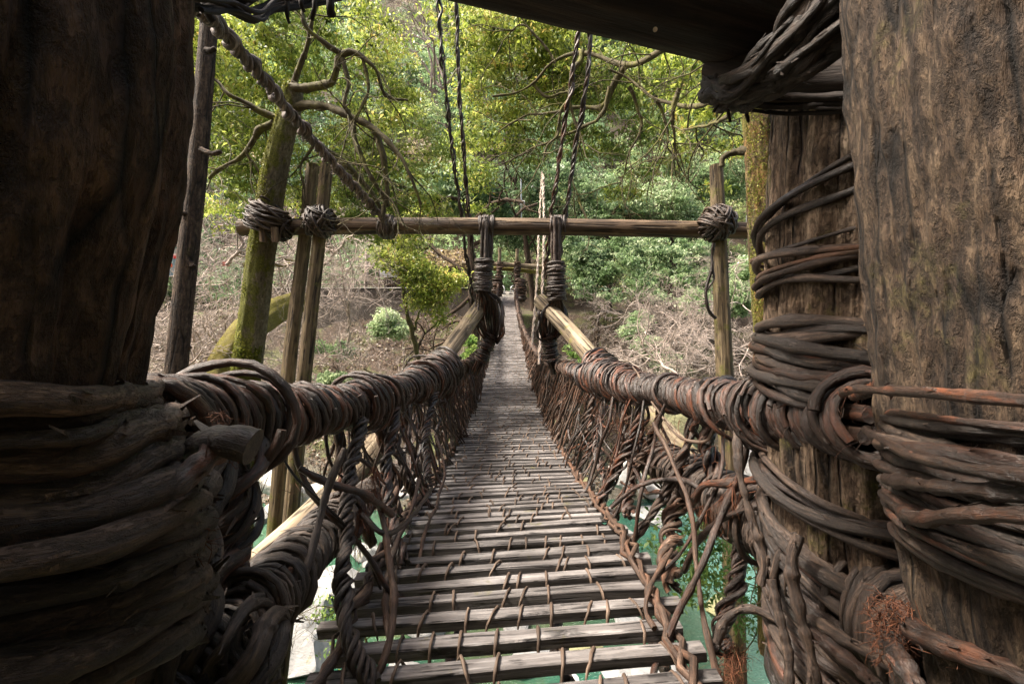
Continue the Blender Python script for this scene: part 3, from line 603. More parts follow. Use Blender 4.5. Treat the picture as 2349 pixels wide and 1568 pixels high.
# side nets: strands from rail to slat edge
def rail_at(s, y):
    C = RAILS[s]; return np.stack([np.interp(y, C[:, 1], C[:, i]) for i in range(3)], -1)
def deck_edge(s, y, o=.74): return np.stack([dx(y) + s * o, y, dz(y) - .03], -1)
for s in (-1, 1):
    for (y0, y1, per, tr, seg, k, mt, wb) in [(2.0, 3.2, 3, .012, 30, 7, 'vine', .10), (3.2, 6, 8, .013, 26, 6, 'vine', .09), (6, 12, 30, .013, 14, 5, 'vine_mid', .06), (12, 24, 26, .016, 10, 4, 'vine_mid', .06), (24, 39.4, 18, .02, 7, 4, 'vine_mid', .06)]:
        n = int((y1 - y0) * per); A = []; RR2 = []
        for j in range(n):
            ya = random.uniform(y0, y1); yb = ya + random.gauss(0, .22); top = rail_at(s, ya) + rng.normal(size=3) * .03; bot = deck_edge(s, max(1.3, yb), random.uniform(.62, .80))
            t1 = top * .65 + bot * .35; t2 = top * .3 + bot * .7
            out = np.array([s * random.uniform(-.02, .12), random.gauss(0, .08), 0])
            pts = [top + [0, 0, .04], t1 + out + rng.normal(size=3) * .03, t2 + out * .6 + rng.normal(size=3) * .04, bot, bot + [-s * random.uniform(.0, .1), random.uniform(-.1, .1), -.03]]
            C = wobble(cr(pts, seg), wb * .5, 3.5); A.append(C); RR2.append(np.full(seg, tr * random.uniform(.5, 1.3)))
        b = MB(); b.tubes(np.array(A), np.array(RR2), k, None, lump=.15)
        tag(b.build('side_netting', M[mt], BR), kind='stuff')
    yq = 2.7
    while yq < 13:
        top = rail_at(s, yq); bot = deck_edge(s, yq + random.gauss(0, .15), random.uniform(.70, .86)); mm_ = (top + bot) / 2 + np.array([s * random.uniform(0, .08), random.gauss(0, .1), 0])
        b = MB(); twist(b, wobble(cr([top, mm_, bot], 12), .03, 3), random.uniform(.016, .032), random.choice((4, 5, 6)), random.uniform(.011, .016), random.uniform(.2, .45), 44, 6, hairy=50 if yq < 7 else 20); b.build('twisted_upright', M[random.choice(('vine', 'vine_mid', 'vine_old'))], BR)
        yq += random.uniform(.32, .65) * (1 if yq < 8 else 1.3)
    # slanting and horizontal meshes, fibres
    A = []; 
    for j in range(50):
        ya = 3.2 + 12 * random.random() ** 1.2; h1, h2 = random.uniform(.1, .8), random.uniform(.1, .8); yb = ya + random.choice((-1, 1)) * random.uniform(.3, .9)
        def q(yy, h): return rail_at(s, yy) * h + deck_edge(s, yy) * (1 - h)
        yb = max(1.5, yb); A.append(wobble(cr([q(ya, h1), q((ya + yb) / 2, (h1 + h2) / 2 - .08) + [s * .05, 0, 0], q(yb, h2)], 16), .05, 4))
    b = MB(); b.tubes(np.array(A), rng.uniform(.006, .015, (50, 1)) * np.ones((50, 16)), 5, None, lump=.2)
    hp = rail_at(s, np.linspace(2, 8, 60)) * .75 + deck_edge(s, np.linspace(2, 8, 60)) * .25
    tag(b.build('side_netting', M['vine'], BR), kind='stuff')
    b = MB(); hairs(b, hp, .12, 350, .13, .0014, 1.5); hairs(b, rail_at(s, np.linspace(6, 20, 60)) * .6 + deck_edge(s, np.linspace(6, 20, 60)) * .4, .18, 350, .16, .003, 1.2)
    tag(b.build('bark_fibre', M['fibre'], BR), kind='stuff')
# edge ropes along the slat ends
for s in (-1, 1):
    yy = np.linspace(1.1, 39.5, 100); C = np.stack([dx(yy) + s * .74, yy, dz(yy) + .03 + .02 * np.sin(yy * 3)], 1)
    b = MB(); twist(b, C[::4], .03, 3, .018, .35, 260, 5, tone=(.2, 1)); b.build('edge_rope', M['vine_mid'], BR)

# lower cables wrapped with vines
LC = PP((300, 1700, 1.25), (420, 1560, 1.4), (560, 1420, 1.65), (690, 1275, 2.15), (790, 1180, 2.8), (880, 1110, 3.7), (960, 1060, 5.0))
RC = PP((2230, 1560, 1.15), (2110, 1450, 1.4), (1990, 1370, 1.6), (1850, 1265, 1.9), (1750, 1195, 2.2), (1640, 1130, 2.7), (1520, 1060, 3.5), (1430, 1010, 4.6))
for s, pts in ((-1, LC), (1, RC)):
    C = cr(pts, 200); yv = C[:, 1]
    Rad = np.interp(yv, [1, 1.5, 2.2, 3, 4, 5], [.13, .125, .10, .085, .075, .06] if s < 0 else [.15, .15, .15, .12, .08, .06])
    hr = MB(); bundle(hr, C[::4], .5 * np.interp(np.linspace(0, 1, 50), np.linspace(0, 1, 200), Rad), 13, .018, 50, 7, .012); core = hr.build('lower_cable', M['vine'], BR)
    for q, (i0, i1, n, tr) in enumerate([(0, 105, 60, .0155), (95, 150, 44, .0145), (140, 200, 70, .013)]):
        b = MB(); coil(b, C[i0:i1], Rad[i0:i1], n, tr, (.9, 1.6), .03, tilt=s * .05, jit=.10, k=8, seg=24, tone=(.1, .75)); b.build('coiled_vine', M['vine_old'], core)
# twisted uprights
def column(pts, R0, n, tr, pitch, m='vine', hairy=80, nm='twisted_upright'):
    b = MB(); twist(b, PP(*pts), R0, n, tr, pitch, 90, 7, hairy=hairy); b.build(nm, M[m], BR)
column([(520, 1010, 1.75), (515, 1150, 1.72), (500, 1290, 1.7), (560, 1400, 1.66)], .085, 8, .03, .5)
column([(455, 980, 1.5), (440, 1180, 1.45), (420, 1420, 1.4), (410, 1600, 1.4)], .06, 7, .026, .6, 'vine_old')
column([(830, 960, 2.85), (800, 1120, 2.55), (790, 1300, 2.2), (795, 1430, 2.0), (850, 1570, 1.85)], .026, 7, .012, .22, 'vine_old', 100)
column([(910, 930, 3.6), (890, 1060, 3.3), (895, 1180, 3.0), (930, 1290, 2.7)], .028, 6, .013, .3, 'vine', 100)
column([(1000, 900, 5.0), (975, 1010, 4.4), (985, 1100, 3.9)], .03, 6, .013, .3, 'vine', 100)
column([(1612, 950, 2.7), (1620, 1020, 2.7), (1650, 1100, 2.6)], .04, 6, .02, .3)
column([(1880, 990, 1.75), (1895, 1060, 1.7), (1935, 1150, 1.7), (1900, 1220, 1.75)], .055, 7, .026, .4)
column([(1560, 1110, 3.0), (1548, 1200, 2.8), (1530, 1290, 2.55), (1550, 1340, 2.4)], .035, 6, .017, .25, 'vine_mid')
column([(1470, 960, 4.0), (1455, 1060, 3.7), (1440, 1180, 3.2)], .03, 6, .014, .3, 'vine', 120)
column([(1385, 930, 5.2), (1370, 1020, 4.8), (1400, 1120, 4.0)], .032, 6, .014, .3, 'vine', 120)
column([(1700, 1250, 2.25), (1685, 1350, 2.15), (1655, 1440, 2.1), (1660, 1500, 2.0)], .028, 8, .011, .2, 'vine')
column([(560, 1440, 1.5), (590, 1500, 1.4), (560, 1600, 1.35)], .07, 7, .026, .4, 'vine_old')
# single stray vines
def stray(pts, r, m='vine_mid', tone=None, wob=.008):
    b = MB(); vine(b, PP(*pts), r, 50, 9, wob, tone, lump=.2); b.build('stray_vine', M[m], BR)
stray([(790, 1030, 2.2), (745, 1150, 2.1), (720, 1240, 2.0), (660, 1420, 1.8), (590, 1560, 1.65), (570, 1620, 1.6)], .018, 'vine_old', .4)
stray([(690, 1070, 2.15), (760, 1110, 2.2), (830, 1130, 2.3), (900, 1180, 2.6)], .02, 'vine', .7)
stray([(440, 1200, 1.25), (410, 1400, 1.2), (385, 1620, 1.15)], .028, 'vine', .0)
stray([(1690, 990, 2.0), (1700, 1090, 1.95), (1725, 1190, 1.9), (1755, 1280, 1.85), (1745, 1340, 1.85)], .017, 'vine_old', .7)
stray([(1500, 970, 2.9), (1545, 1060, 2.6), (1590, 1180, 2.35), (1600, 1300, 2.2), (1615, 1420, 2.05), (1650, 1560, 1.9), (1690, 1650, 1.8)], .013, 'vine_mid', .5)
stray([(1870, 1000, 1.65), (1830, 1040, 1.8), (1760, 1090, 2.0), (1680, 1105, 2.2), (1610, 1120, 2.4), (1590, 1160, 2.5)], .019, 'vine', .8)
stray([(1400, 1160, 3.0), (1470, 1110, 2.9), (1570, 1100, 2.7), (1630, 1140, 2.5)], .014, 'vine', .5)
stray([(1645, 1470, 1.95), (1665, 1420, 1.95), (1720, 1390, 1.9), (1780, 1415, 1.85), (1830, 1460, 1.75)], .02, 'vine_old', .5)
stray([(1835, 1230, 1.62), (1815, 1290, 1.6), (1830, 1400, 1.55), (1860, 1500, 1.5), (1880, 1620, 1.45)], .020, 'vine_old', .8)
stray([(1770, 1330, 1.75), (1790, 1420, 1.7), (1810, 1520, 1.65), (1800, 1640, 1.6)], .016, 'vine_old', .7)
stray([(1860, 1420, 1.6), (1950, 1470, 1.4), (2060, 1530, 1.2)], .02, 'vine_old', .4)
stray([(1850, 1440, 1.55), (1930, 1500, 1.4), (2020, 1580, 1.2)], .018, 'vine', .4)
stray([(1540, 1260, 2.5), (1490, 1340, 2.3), (1480, 1400, 2.2), (1500, 1440, 2.1)], .013, 'vine_mid', .6)
stray([(1740, 1155, 2.0), (1650, 1190, 2.2), (1600, 1240, 2.4), (1570, 1310, 2.5)], .014, 'vine', .3)
stray([(960, 1100, 3.3), (940, 1180, 3.0), (905, 1260, 2.7), (885, 1330, 2.5), (890, 1470, 2.05)], .014, 'vine_mid', .5)
stray([(860, 1120, 2.6), (885, 1230, 2.4), (905, 1400, 2.1), (890, 1500, 1.95), (850, 1580, 1.85)], .016, 'vine_mid', .6)
stray([(830, 1180, 2.45), (880, 1220, 2.4), (930, 1200, 2.7), (990, 1120, 3.4)], .013, 'vine', .3)
stray([(1000, 1000, 4.2), (1020, 1080, 3.9), (1010, 1130, 3.7), (975, 1220, 3.1), (955, 1330, 2.6)], .012, 'vine_mid', .6)
stray([(2020, 868, 1.05), (1995, 885, 1.15), (1960, 905, 1.3)], .014, 'vine', .9)
stray([(1450, 840, 3.8), (1560, 1000, 2.8), (1620, 1010, 2.6), (1640, 940, 2.5)], .008, 'tie', .3)
stray([(820, 880, 3.2), (860, 858, 3.2), (910, 880, 3.3), (925, 940, 3.4)], .013, 'vine', .3)
for k_ in range(26):
    s = random.choice((-1, 1)); ya = random.uniform(1.9, 5.5); top = rail_at(s, ya)
    p = [top + [0, 0, -.05]]
    for q_ in range(3): p.append(p[-1] + np.array([random.uniform(-.12, .12), random.uniform(-.2, .2), -random.uniform(.15, .3)]))
    b = MB(); C = wobble(cr(p, 26), .03, 4); b.tubes(C, np.linspace(1, .5, 26) * random.uniform(.008, .018), 7, None, lump=.2); b.build('stray_vine', M['vine' if k_ % 2 else 'vine_mid'], BR)
b = MB(); hairs(b, PP((860, 1080, 2.5), (850, 1130, 2.5), (830, 1180, 2.45), (815, 1230, 2.4)), .03, 260, .12, .0014, 2.5); hairs(b, PP((1690, 1110, 2.15), (1670, 1150, 2.2), (1620, 1170, 2.4)), .03, 200, .11, .0013, 2.5); hairs(b, PP((1690, 1500, 1.95), (1670, 1540, 1.9)), .03, 200, .09, .0013, 1.0)
tag(b.build('bark_fibre', M['fibre'], BR), kind='stuff')

# ------------------------------------------------------------------ frame logs and poles
D0 = 8.5
CB = thing('cross_beam', 'long horizontal log carrying the bridge hangers, lashed to poles and a tree', 'beam', tuple(P(1150, 522, D0)))
b = MB(); b.tubes(cr(PP((552, 522, D0 + .1), (900, 518, D0), (1300, 521, D0), (1760, 530, D0)), 120), .155, 40, .5, shape=post_shape(7, .05, .015), lump=0); b.build('log', M['log'], CB)
def lash(c, axes, rad, n, tr, parent=CB, m='vine_old'):
    b = MB(); knot(b, c, axes, rad, n, tr); b.build('lashing', M[m], parent)
lash(P(612, 500, D0 - .25), [(.35, 0, 1), (.5, .1, .9)], .30, 40, .020)
lash(P(640, 520, D0 - .1), [(1, 0, .5), (.9, 0, -.4)], .22, 34, .019)
lash(P(733, 508, D0 - .2), [(.25, 0, 1), (1, 0, .5), (.9, 0, -.5)], .25, 54, .019)
lash(P(890, 520, D0 - .05), [(1, 0, .1), (1, 0, -.15)], .185, 34, .020)
lash(P(1645, 512, D0 - .2), [(.2, 0, 1), (1, 0, .5), (.9, 0, -.5)], .27, 56, .019)
b = MB()
for xx in (604, 632): b.box(P(xx - 1, 538, D0 - .42), np.array([0, 0, 1.]), np.array([1., 0, 0]), np.array([0, 1., 0]), .13, .045, .05, .9, .004, 3, .006)
b.build('wedge', M['log'], CB)
# poles
def pole(name, label, pts, r, m='pole', cat='pole', group=None, depthg=.06, r2=None):
    C = cr(PP(*pts), 90); t = thing(name, label, cat, tuple(C[-1]), group)
    b = MB(); b.tubes(C, np.linspace(r, r2 or r, 90), 40, .5, shape=post_shape(8, depthg, .02)); b.build('shaft', M[m], t); return t
pole('support_pole', 'left of two weathered poles standing side by side behind the cross log', [(718, 378, D0 + .15), (698, 560, D0 + .15), (668, 800, D0), (640, 1100, D0), (600, 1600, D0)], .112, r2=.14)
pole('support_pole', 'right of two weathered poles standing side by side, mossy lower down', [(750, 378, D0 - .1), (731, 560, D0 - .1), (705, 800, D0 - .2), (680, 1050, D0 - .2), (640, 1500, D0 - .2), (620, 1800, D0 - .2)], .115, r2=.155)
pole('support_pole', 'greenish upright pole at the right end of the cross log', [(1643, 380, D0 - .05), (1650, 560, D0 - .1), (1662, 850, D0 - .2), (1680, 1250, D0 - .3), (1690, 1700, D0 - .3)], .12, r2=.20)
t = pole('support_pole', 'tall slender bark covered pole leaning beside the left post', [(488, -60, 5.2), (476, 100, 5.1), (456, 350, 5.0), (424, 650, 4.9), (400, 900, 4.8), (380, 1300, 4.7), (360, 1700, 4.7)], .085, 'bark', r2=.125)
b = MB()
for (x, y, dx_, dy_) in [(462, 345, 45, 3), (475, 115, 22, -4), (436, 600, 12, 8), (432, 490, -14, -4), (424, 790, 16, 4)]:
    b = MB(); vine(b, PP((x, y, 4.9), (x + dx_ * .6, y + dy_ + 4, 4.85), (x + dx_, y + dy_, 4.85)), .035, 8, 8, .01, taper=.6); b.build('branch_stub', M['bark'], t)
pole('diagonal_log', 'pale peeled log slanting down along the left handrail', [(1112, 690, 8.9), (1010, 830, 7.2), (800, 1100, 4.7), (560, 1335, 3.3), (380, 1490, 2.6)], .145, 'log_pale', 'log', depthg=.04)
pole('diagonal_log', 'pale peeled log slanting down along the right handrail', [(1240, 690, 8.9), (1300, 752, 8.0), (1385, 850, 6.6), (1480, 950, 5.4), (1600, 1080, 4.2), (1720, 1210, 3.4)], .145, 'log_pale', 'log', depthg=.04)
t = thing('short_post', 'lower stub of a leaning log under the left handrail', 'post', tuple(P(640, 1400, 2.4)))
b = MB(); b.tubes(cr(PP((665, 1290, 2.5), (640, 1420, 2.3), (610, 1650, 2.1)), 40), .075, 30, .4, shape=post_shape(6, .05)); b.build('shaft', M['pole'], t)
t = thing('short_post', 'yellowish post standing below the right lower cable', 'post', tuple(P(1860, 1500, 2.6)))
b = MB(); b.tubes(cr(PP((1850, 1300, 2.6), (1862, 1450, 2.6), (1880, 1750, 2.6)), 40), .11, 30, .4, shape=post_shape(6, .05)); b.build('shaft', M['pole'], t)
# coils where the diagonal logs meet the rails
for s, pts, nm in ((-1, ((1030, 835, 6.6), (975, 880, 6.0)), 'left'), (1, ((1360, 838, 6.6), (1450, 905, 5.6)), 'right')):
    C = cr(PP(*pts), 20); b = MB(); coil(b, C, .24, 34, .02, (.8, 1.3), .08, tilt=.10 * s, jit=.12, k=7, seg=26); b.build('log_lashing', M['vine'], BR)

# hangers from the cross beam
for s, x0, pts_up, lab in ((-1, 1115, [(1116, 500), (1115, 600), (1110, 665)], 'bound vine hanger holding the left diagonal log under the cross log'), (1, 1275, [(1277, 500), (1277, 600), (1282, 680)], 'bound vine hanger holding the right diagonal log under the cross log')):
    t = thing('vine_hanger', lab, 'hanger', tuple(P(x0, 665, D0 + .1)))
    b = MB(); bundle(b, PP(*[(x, y, D0 - .12) for x, y in pts_up]), .095, 22, .026, 40, 7, .02)
    A = []                                                              # loops over the beam
    for j in range(14):
        x = x0 + random.uniform(-14, 18); a = np.linspace(-.6, 3.9, 18); c = P(x, 520, D0)
        A.append(c + np.stack([.01 * np.sin(a * 3 + j), -.19 * np.cos(a) * 1.0, .19 * np.sin(a)], 1) * (1 + .05 * random.random()))
    b.tubes(np.array(A), .022 * np.ones((14, 18)), 6, None, lump=.15); b.build('strand', M['vine_old'], t)
    yb, ye = (592, 668) if s < 0 else (602, 688); C = cr(PP((x0 - 4 * (s < 0), yb, D0 - .1), (x0 + (2 if s > 0 else -8), ye, D0 - .1)), 20)
    b = MB(); coil(b, C, .15, 34, .020, (.9, 1.4), .02, tilt=.02, jit=.08, k=6, seg=22, tone=(.1, .7)); b.build('binding', M['vine_old'], t)
    b = MB(); A = []; xb = C[-1]
    for j in range(26):
        u = (j / 25 - .5) * 2; xx = x0 - 6 + u * 30; 
        lo = P(x0 - 8 * s + u * 34, random.uniform(715, 765), D0 + .3 - .5 * abs(u)); lo2 = P(x0 - 8 * s + u * 12 - 8 * s, 785, D0 + .25)
        A.append(wobble(cr([xb + [u * .08, 0, 0], P(x0 - 5 * s + u * 28, ye + 25, D0 - .05 + .3 * (j % 2)), lo, lo2], 22), .025, 4))
    b.tubes(np.array(A), rng.uniform(.014, .03, (26, 1)) * np.ones((26, 22)), 6, None, lump=.15); b.build('strand', M['vine'], t)
    C = cr(PP((x0 - 10 * s if s < 0 else x0 - 16, 765, D0 + .2), (x0 - 14 if s < 0 else x0 - 10, 830, D0 + .2)), 20)
    b = MB(); bundle(b, np.vstack([C[0], C[-1], C[-1] + [.1 * s, .2, -.25]]), .07, 10, .024, 20, 6, .01); coil(b, C, .12, 22, .018, (.9, 1.4), .03, tilt=.03, jit=.12, k=6, seg=20); b.build('binding', M['vine'], t)

# twisted rope
t = thing('twisted_rope', 'thick twisted vine rope running down from the top left to the cross log', 'rope', tuple(P(880, 500, 8.3)))
b = MB(); pts = PP((430, -10, 3.4), (500, 62, 3.9), (600, 180, 4.8), (700, 300, 5.9), (800, 415, 7.1), (882, 505, 8.3)); twist(b, pts, .036, 4, .036, .26, 340, 8, tone=(0, 1)); b.build('strand', M['rope'], t)

# long suspension vines
for i, (pts, r, lab) in enumerate([([(1004, -60, 8), (1012, 100, 8.2), (1030, 280, 8.6), (1048, 420, 8.9), (1062, 520, 9.2), (1085, 700, 10)], .042, 'outer left suspension vine hanging from above to behind the cross log'),
                    ([(1046, -60, 8.2), (1050, 120, 8.5), (1060, 300, 8.8), (1075, 480, 9.2), (1100, 700, 10)], .036, 'inner left suspension vine, slightly thinner, right of the first'),
                    ([(1330, 60, 8.2), (1312, 180, 8.4), (1290, 320, 8.7), (1268, 470, 9.0), (1250, 640, 9.6)], .036, 'inner right suspension vine, left of its neighbour'),
                    ([(1356, 60, 8.2), (1345, 200, 8.4), (1320, 340, 8.8), (1298, 490, 9.0), (1270, 660, 9.6)], .040, 'outer right suspension vine reaching the hanger')]):
    t = thing('suspension_vine', lab, 'vine', tuple(P(*pts[-1])), 'long vines hanging down to the cross log'); b = MB(); twist(b, PP(*pts), r * .55, 3, r * .62, .5, 120, 6, jit=.4, hairy=160); b.build('strand', M['vine'], t)
for i, (pts, lab) in enumerate([([(1244, 395, 13), (1237, 520, 12.5), (1232, 640, 12), (1220, 790, 11.5)], 'thinner pale rope hanging left of the right hanger'), ([(1246, 400, 12.5), (1248, 540, 12), (1243, 680, 11.5), (1236, 836, 10.6)], 'brighter white rope hanging down to the right handrail')]):
    t = thing('hanging_rope', lab, 'rope', tuple(P(*pts[-1]))); b = MB(); twist(b, PP(*pts), .016, 3, .018 if i else .014, .3, 110, 5, jit=.3); b.build('strand', M['white_rope'], t)
t = thing('dangling_vine', 'thin dark curly vine dangling left of the right pole', 'vine', tuple(P(1625, 690, D0)))
b = MB(); vine(b, PP((1640, 560, D0 - .3), (1632, 620, D0 - .3), (1618, 680, D0 - .3), (1628, 715, D0 - .3), (1642, 725, D0 - .3)), .03, 30, 7, .04, .1); vine(b, PP((1636, 600, D0 - .3), (1640, 640, D0 - .3), (1622, 668, D0 - .3)), .018, 20, 6, .03, .1); b.build('strand', M['vine'], t)
# ------------------------------------------------------------------ foliage builders
def crown(mb, blobs, n_cl, per, leaf, spray=.35, tone0=(.25, .75), gap=.15, flat=.45, up=.6, tj=.22):
    """blobs: (centre, radius vec). Sprays of leaf sized faces spread through the shell of each blob"""
    vol = np.array([np.prod(np.broadcast_to(np.asarray(b[1], float), 3)) ** (2 / 3) for b in blobs]); cnt = np.maximum(1, (n_cl * vol / vol.sum()).astype(int))
    for (c, rad), m in zip(blobs, cnt):
        rad = np.broadcast_to(np.asarray(rad, float), 3); d = nrm(rng.normal(size=(int(m * 1.6), 3)))
        rr = rng.uniform(.45, 1.0, len(d)) ** .6; rr = rr * (1 + .28 * nz(d, 2.5, 3, 2))
        cl = np.asarray(c) + d * rad * rr[:, None]
        keep = nz(cl, 1.6 / max(.4, rad.mean()), 6, 2) > -1 + gap * 2 * 0.8
        cl = cl[keep][:m]; d = d[keep][:m]; n = len(cl)
        base = rng.uniform(*tone0, n) + .10 * nz(cl, .8, 9, 2)
        e = rng.normal(size=(n, per, 3)) * rng.uniform(.5, 1.5, (n, 1, 1)); e[..., 2] *= flat * .55; e[..., 2] -= .22 * (e[..., 0] ** 2 + e[..., 1] ** 2) ** .5; pos = (cl[:, None] + e * spray * .6).reshape(-1, 3)
        out = np.repeat(d, per, 0)
        nn = nrm(rng.normal(size=pos.shape) * .5 + np.repeat(rng.normal(size=(n, 3)) * .45, per, 0) + np.array([0, 0, up]) + .35 * out)
        t = nrm(np.cross(nn, rng.normal(size=pos.shape))); t[:, 2] -= .35; t = nrm(t); bt = nrm(np.cross(nn, t))
        l = leaf * (rng.uniform(.55, 1.25, len(pos)) * np.repeat(rng.uniform(.75, 1.35, n), per))[:, None]; wd = l * rng.uniform(.32, .46, len(pos))[:, None]
        droop = np.array([0, 0, -1.0]) * l * .18
        V = np.stack([pos - t * l * .5, pos + bt * wd * .5 + nn * l * .05, pos + t * l * .5 + droop, pos - bt * wd * .5 + nn * l * .05], 1)
        tn = np.clip(np.repeat(base, per) + rng.normal(size=len(pos)) * tj, 0, 1)
        mb.add(V.reshape(-1, 3), np.arange(len(pos) * 4).reshape(-1, 4), None, None, np.repeat(tn, 4))
def limbs(mb, starts, depth, length, r, droop=0.0, spread=.7, kids=3, seg=6, k=4, wob=.15, upb=0.0, tone=None, rmin=.003):
    """recursive bare branching, level by level (all tubes of a level at once)"""
    p, d = np.array([s[0] for s in starts], float), nrm(np.array([s[1] for s in starts], float)); L = np.full(len(p), float(length)); rad = np.full(len(p), float(r))
    for lv in range(depth):
        M_ = len(p); u = np.linspace(0, 1, seg); side = nrm(np.cross(d, rng.normal(size=d.shape)))
        b2 = nrm(np.cross(d, side)); ph = rng.uniform(0, 6.28, M_)
        C = p[:, None] + d[:, None] * (L[:, None] * u)[..., None] + side[:, None] * (L[:, None] * wob * np.sin(u * 3.5 + ph[:, None]) * u)[..., None] + b2[:, None] * (L[:, None] * wob * .6 * np.sin(u * 6 + ph[:, None]) * u)[..., None]
        C[..., 2] += (-droop + upb) * L[:, None] * u ** 2
        mb.tubes(C, rad[:, None] * np.linspace(1, .55, seg)[None], max(3, k - lv), tone, cap=False)
        if lv == depth - 1: break
        idx = np.repeat(np.arange(M_), kids); ui = rng.uniform(.3, 1.0, len(idx)); fi = ui * (seg - 1); a = np.floor(fi).astype(int).clip(0, seg - 2); fr = (fi - a)[:, None]
        p2 = C[idx, a] * (1 - fr) + C[idx, a + 1] * fr; dd = nrm(C[idx, a + 1] - C[idx, a])
        d = nrm(dd + spread * rng.normal(size=dd.shape)); p = p2; L = L[idx] * rng.uniform(.45, .8, len(idx)); rad = np.maximum(rad[idx] * (1 - .45 * ui) * .6, rmin)
    return
def branchset(mb, lst, k=8):
    for pts, r0, r1 in lst:
        C = wobble(wobble(cr(PP(*pts), 60), .035 * pts[0][2] / 8, 1.5), .02 * pts[0][2] / 8, 5); mb.tubes(C, r1 + (r0 - r1) * (1 - np.linspace(0, 1, 60)) ** 1.3, k, .5, lump=.2)
def twiglets(mb, lst, n, length, r, kids=3, depth=3, droop=.1, spread=.8):
    st = []
    for pts, r0, r1 in lst:
        C = cr(PP(*pts), 40)
        for _ in range(n):
            i = random.randint(8, 38); st.append((C[i], nrm(C[min(39, i + 1)] - C[i]) + rng.normal(size=3) * .9))
    limbs(mb, st, depth, length, r, droop=droop, kids=kids, spread=spread)

def tufts(mb, C, rad, n, direc, size=.018, lo=0.0, hi=1.0, thr=.15, tone=(.2, .9)):
    T, U, W = [q[0] for q in frames(C[None])]; i = (len(C) * (lo + (hi - lo) * rng.random(n))).astype(int).clip(0, len(C) - 1); a = rng.uniform(0, 6.283, n)
    d = np.cos(a)[:, None] * U[i] + np.sin(a)[:, None] * W[i]; sg = np.linalg.norm(C[1] - C[0]) * 2; p = C[i] + T[i] * rng.uniform(-.5, .5, (n, 1)) * sg + d * (np.broadcast_to(rad, (len(C),))[i] * 1.0)[:, None]
    k = (d @ nrm(np.array(direc, float))) * .8 + nz(p, 2.2, 5, 3) * .7 > thr; p = p[k]; d = d[k]; n = len(p)
    nn = nrm(d + rng.normal(size=(n, 3)) * .6); t = nrm(np.cross(nn, rng.normal(size=(n, 3)))); bt = np.cross(nn, t); l = size * rng.uniform(.5, 1.5, (n, 1)); p = p + d * rng.uniform(-.2, 1.0, (n, 1)) * size
    V = np.stack([p - t * l, p + bt * l * .6 + nn * l * .3, p + t * l, p - bt * l * .6 + nn * l * .3], 1); mb.add(V.reshape(-1, 3), np.arange(n * 4).reshape(-1, 4), None, None, np.repeat(rng.uniform(*tone, n), 4))
M['moss'] = leafmat('moss tufts', [(0, (.025, .035, .006)), (.4, (.085, .11, .014)), (.75, (.17, .19, .025)), (1, (.30, .29, .06))], .25, (.13, .12, .03), 1.5, .1)

# --- left mossy tree in front of the beam
t = thing('mossy_tree', 'forked moss covered tree with yellow green crown at the left end of the cross log', 'tree', tuple(P(560, 880, 8.9)))
b = MB(); trunk = cr(PP((545, 1250, 9.3), (553, 1000, 9.0), (566, 860, 8.8), (585, 700, 8.7), (603, 560, 8.6), (618, 470, 8.55), (635, 370, 8.4), (655, 290, 8.3), (668, 240, 8.25), (672, 200, 8.2)), 140)
b.tubes(trunk, np.interp(np.linspace(0, 1, 140), [0, .3, .8, 1], [.29, .26, .225, .17]), 40, .5, shape=post_shape(8, .08, .03)); b.build('trunk', M['mossy'], t)
tr_ = np.interp(np.linspace(0, 1, 140), [0, .3, .8, 1], [.29, .26, .225, .17])
b = MB(); tufts(b, trunk, tr_, 26000, (-.3, -1, 0), .020, .0, .46, -.25); tufts(b, trunk, tr_, 14000, (-1, -.5, 0), .016, .46, 1.0, .25, (.5, 1)); b.build('moss', M['moss'], t)
BL = [([(670, 205, 8.2), (720, 200, 8.0), (765, 190, 7.8), (785, 130, 7.6), (815, 122, 7.6), (860, 160, 7.6), (880, 215, 7.8), (935, 235, 8)], .085, .02),
      ([(672, 245, 8.2), (740, 240, 8), (800, 270, 7.8), (860, 300, 7.6), (910, 350, 7.5), (945, 410, 7.5), (965, 470, 7.6)], .095, .02),
      ([(668, 262, 8.2), (720, 330, 8.4), (790, 380, 8.8), (850, 440, 9.2), (885, 500, 9.5)], .10, .05),
      ([(860, 300, 7.7), (880, 370, 7.7), (890, 450, 7.8), (880, 500, 7.8)], .06, .04),
      ([(800, 250, 7.8), (815, 330, 7.7), (850, 400, 7.7), (895, 470, 7.8)], .05, .03),
      ([(655, 280, 8.3), (600, 260, 8.2), (560, 240, 8.1), (530, 225, 8), (500, 190, 8)], .07, .02),
      ([(650, 270, 8.3), (590, 300, 8.4), (560, 350, 8.5), (525, 380, 8.6), (480, 410, 8.7)], .07, .03),
      ([(785, 130, 7.6), (800, 190, 7.6), (790, 240, 7.6), (815, 290, 7.7)], .045, .02), ([(830, 130, 7.6), (845, 200, 7.6), (820, 270, 7.6)], .035, .015),
      ([(672, 200, 8.2), (700, 120, 8.0), (720, 40, 7.8), (740, -60, 7.6)], .06, .03), ([(785, 125, 7.6), (740, 100, 7.5), (700, 60, 7.4), (690, -40, 7.4)], .045, .02),
      ([(560, 350, 8.5), (590, 390, 8.5), (600, 430, 8.5)], .03, .012), ([(720, 335, 8.4), (690, 380, 8.4), (700, 430, 8.4)], .03, .012)]
b = MB(); branchset(b, BL); twiglets(b, BL, 5, .9, .014, 3, 3); b.build('branch', M['branch'], t)
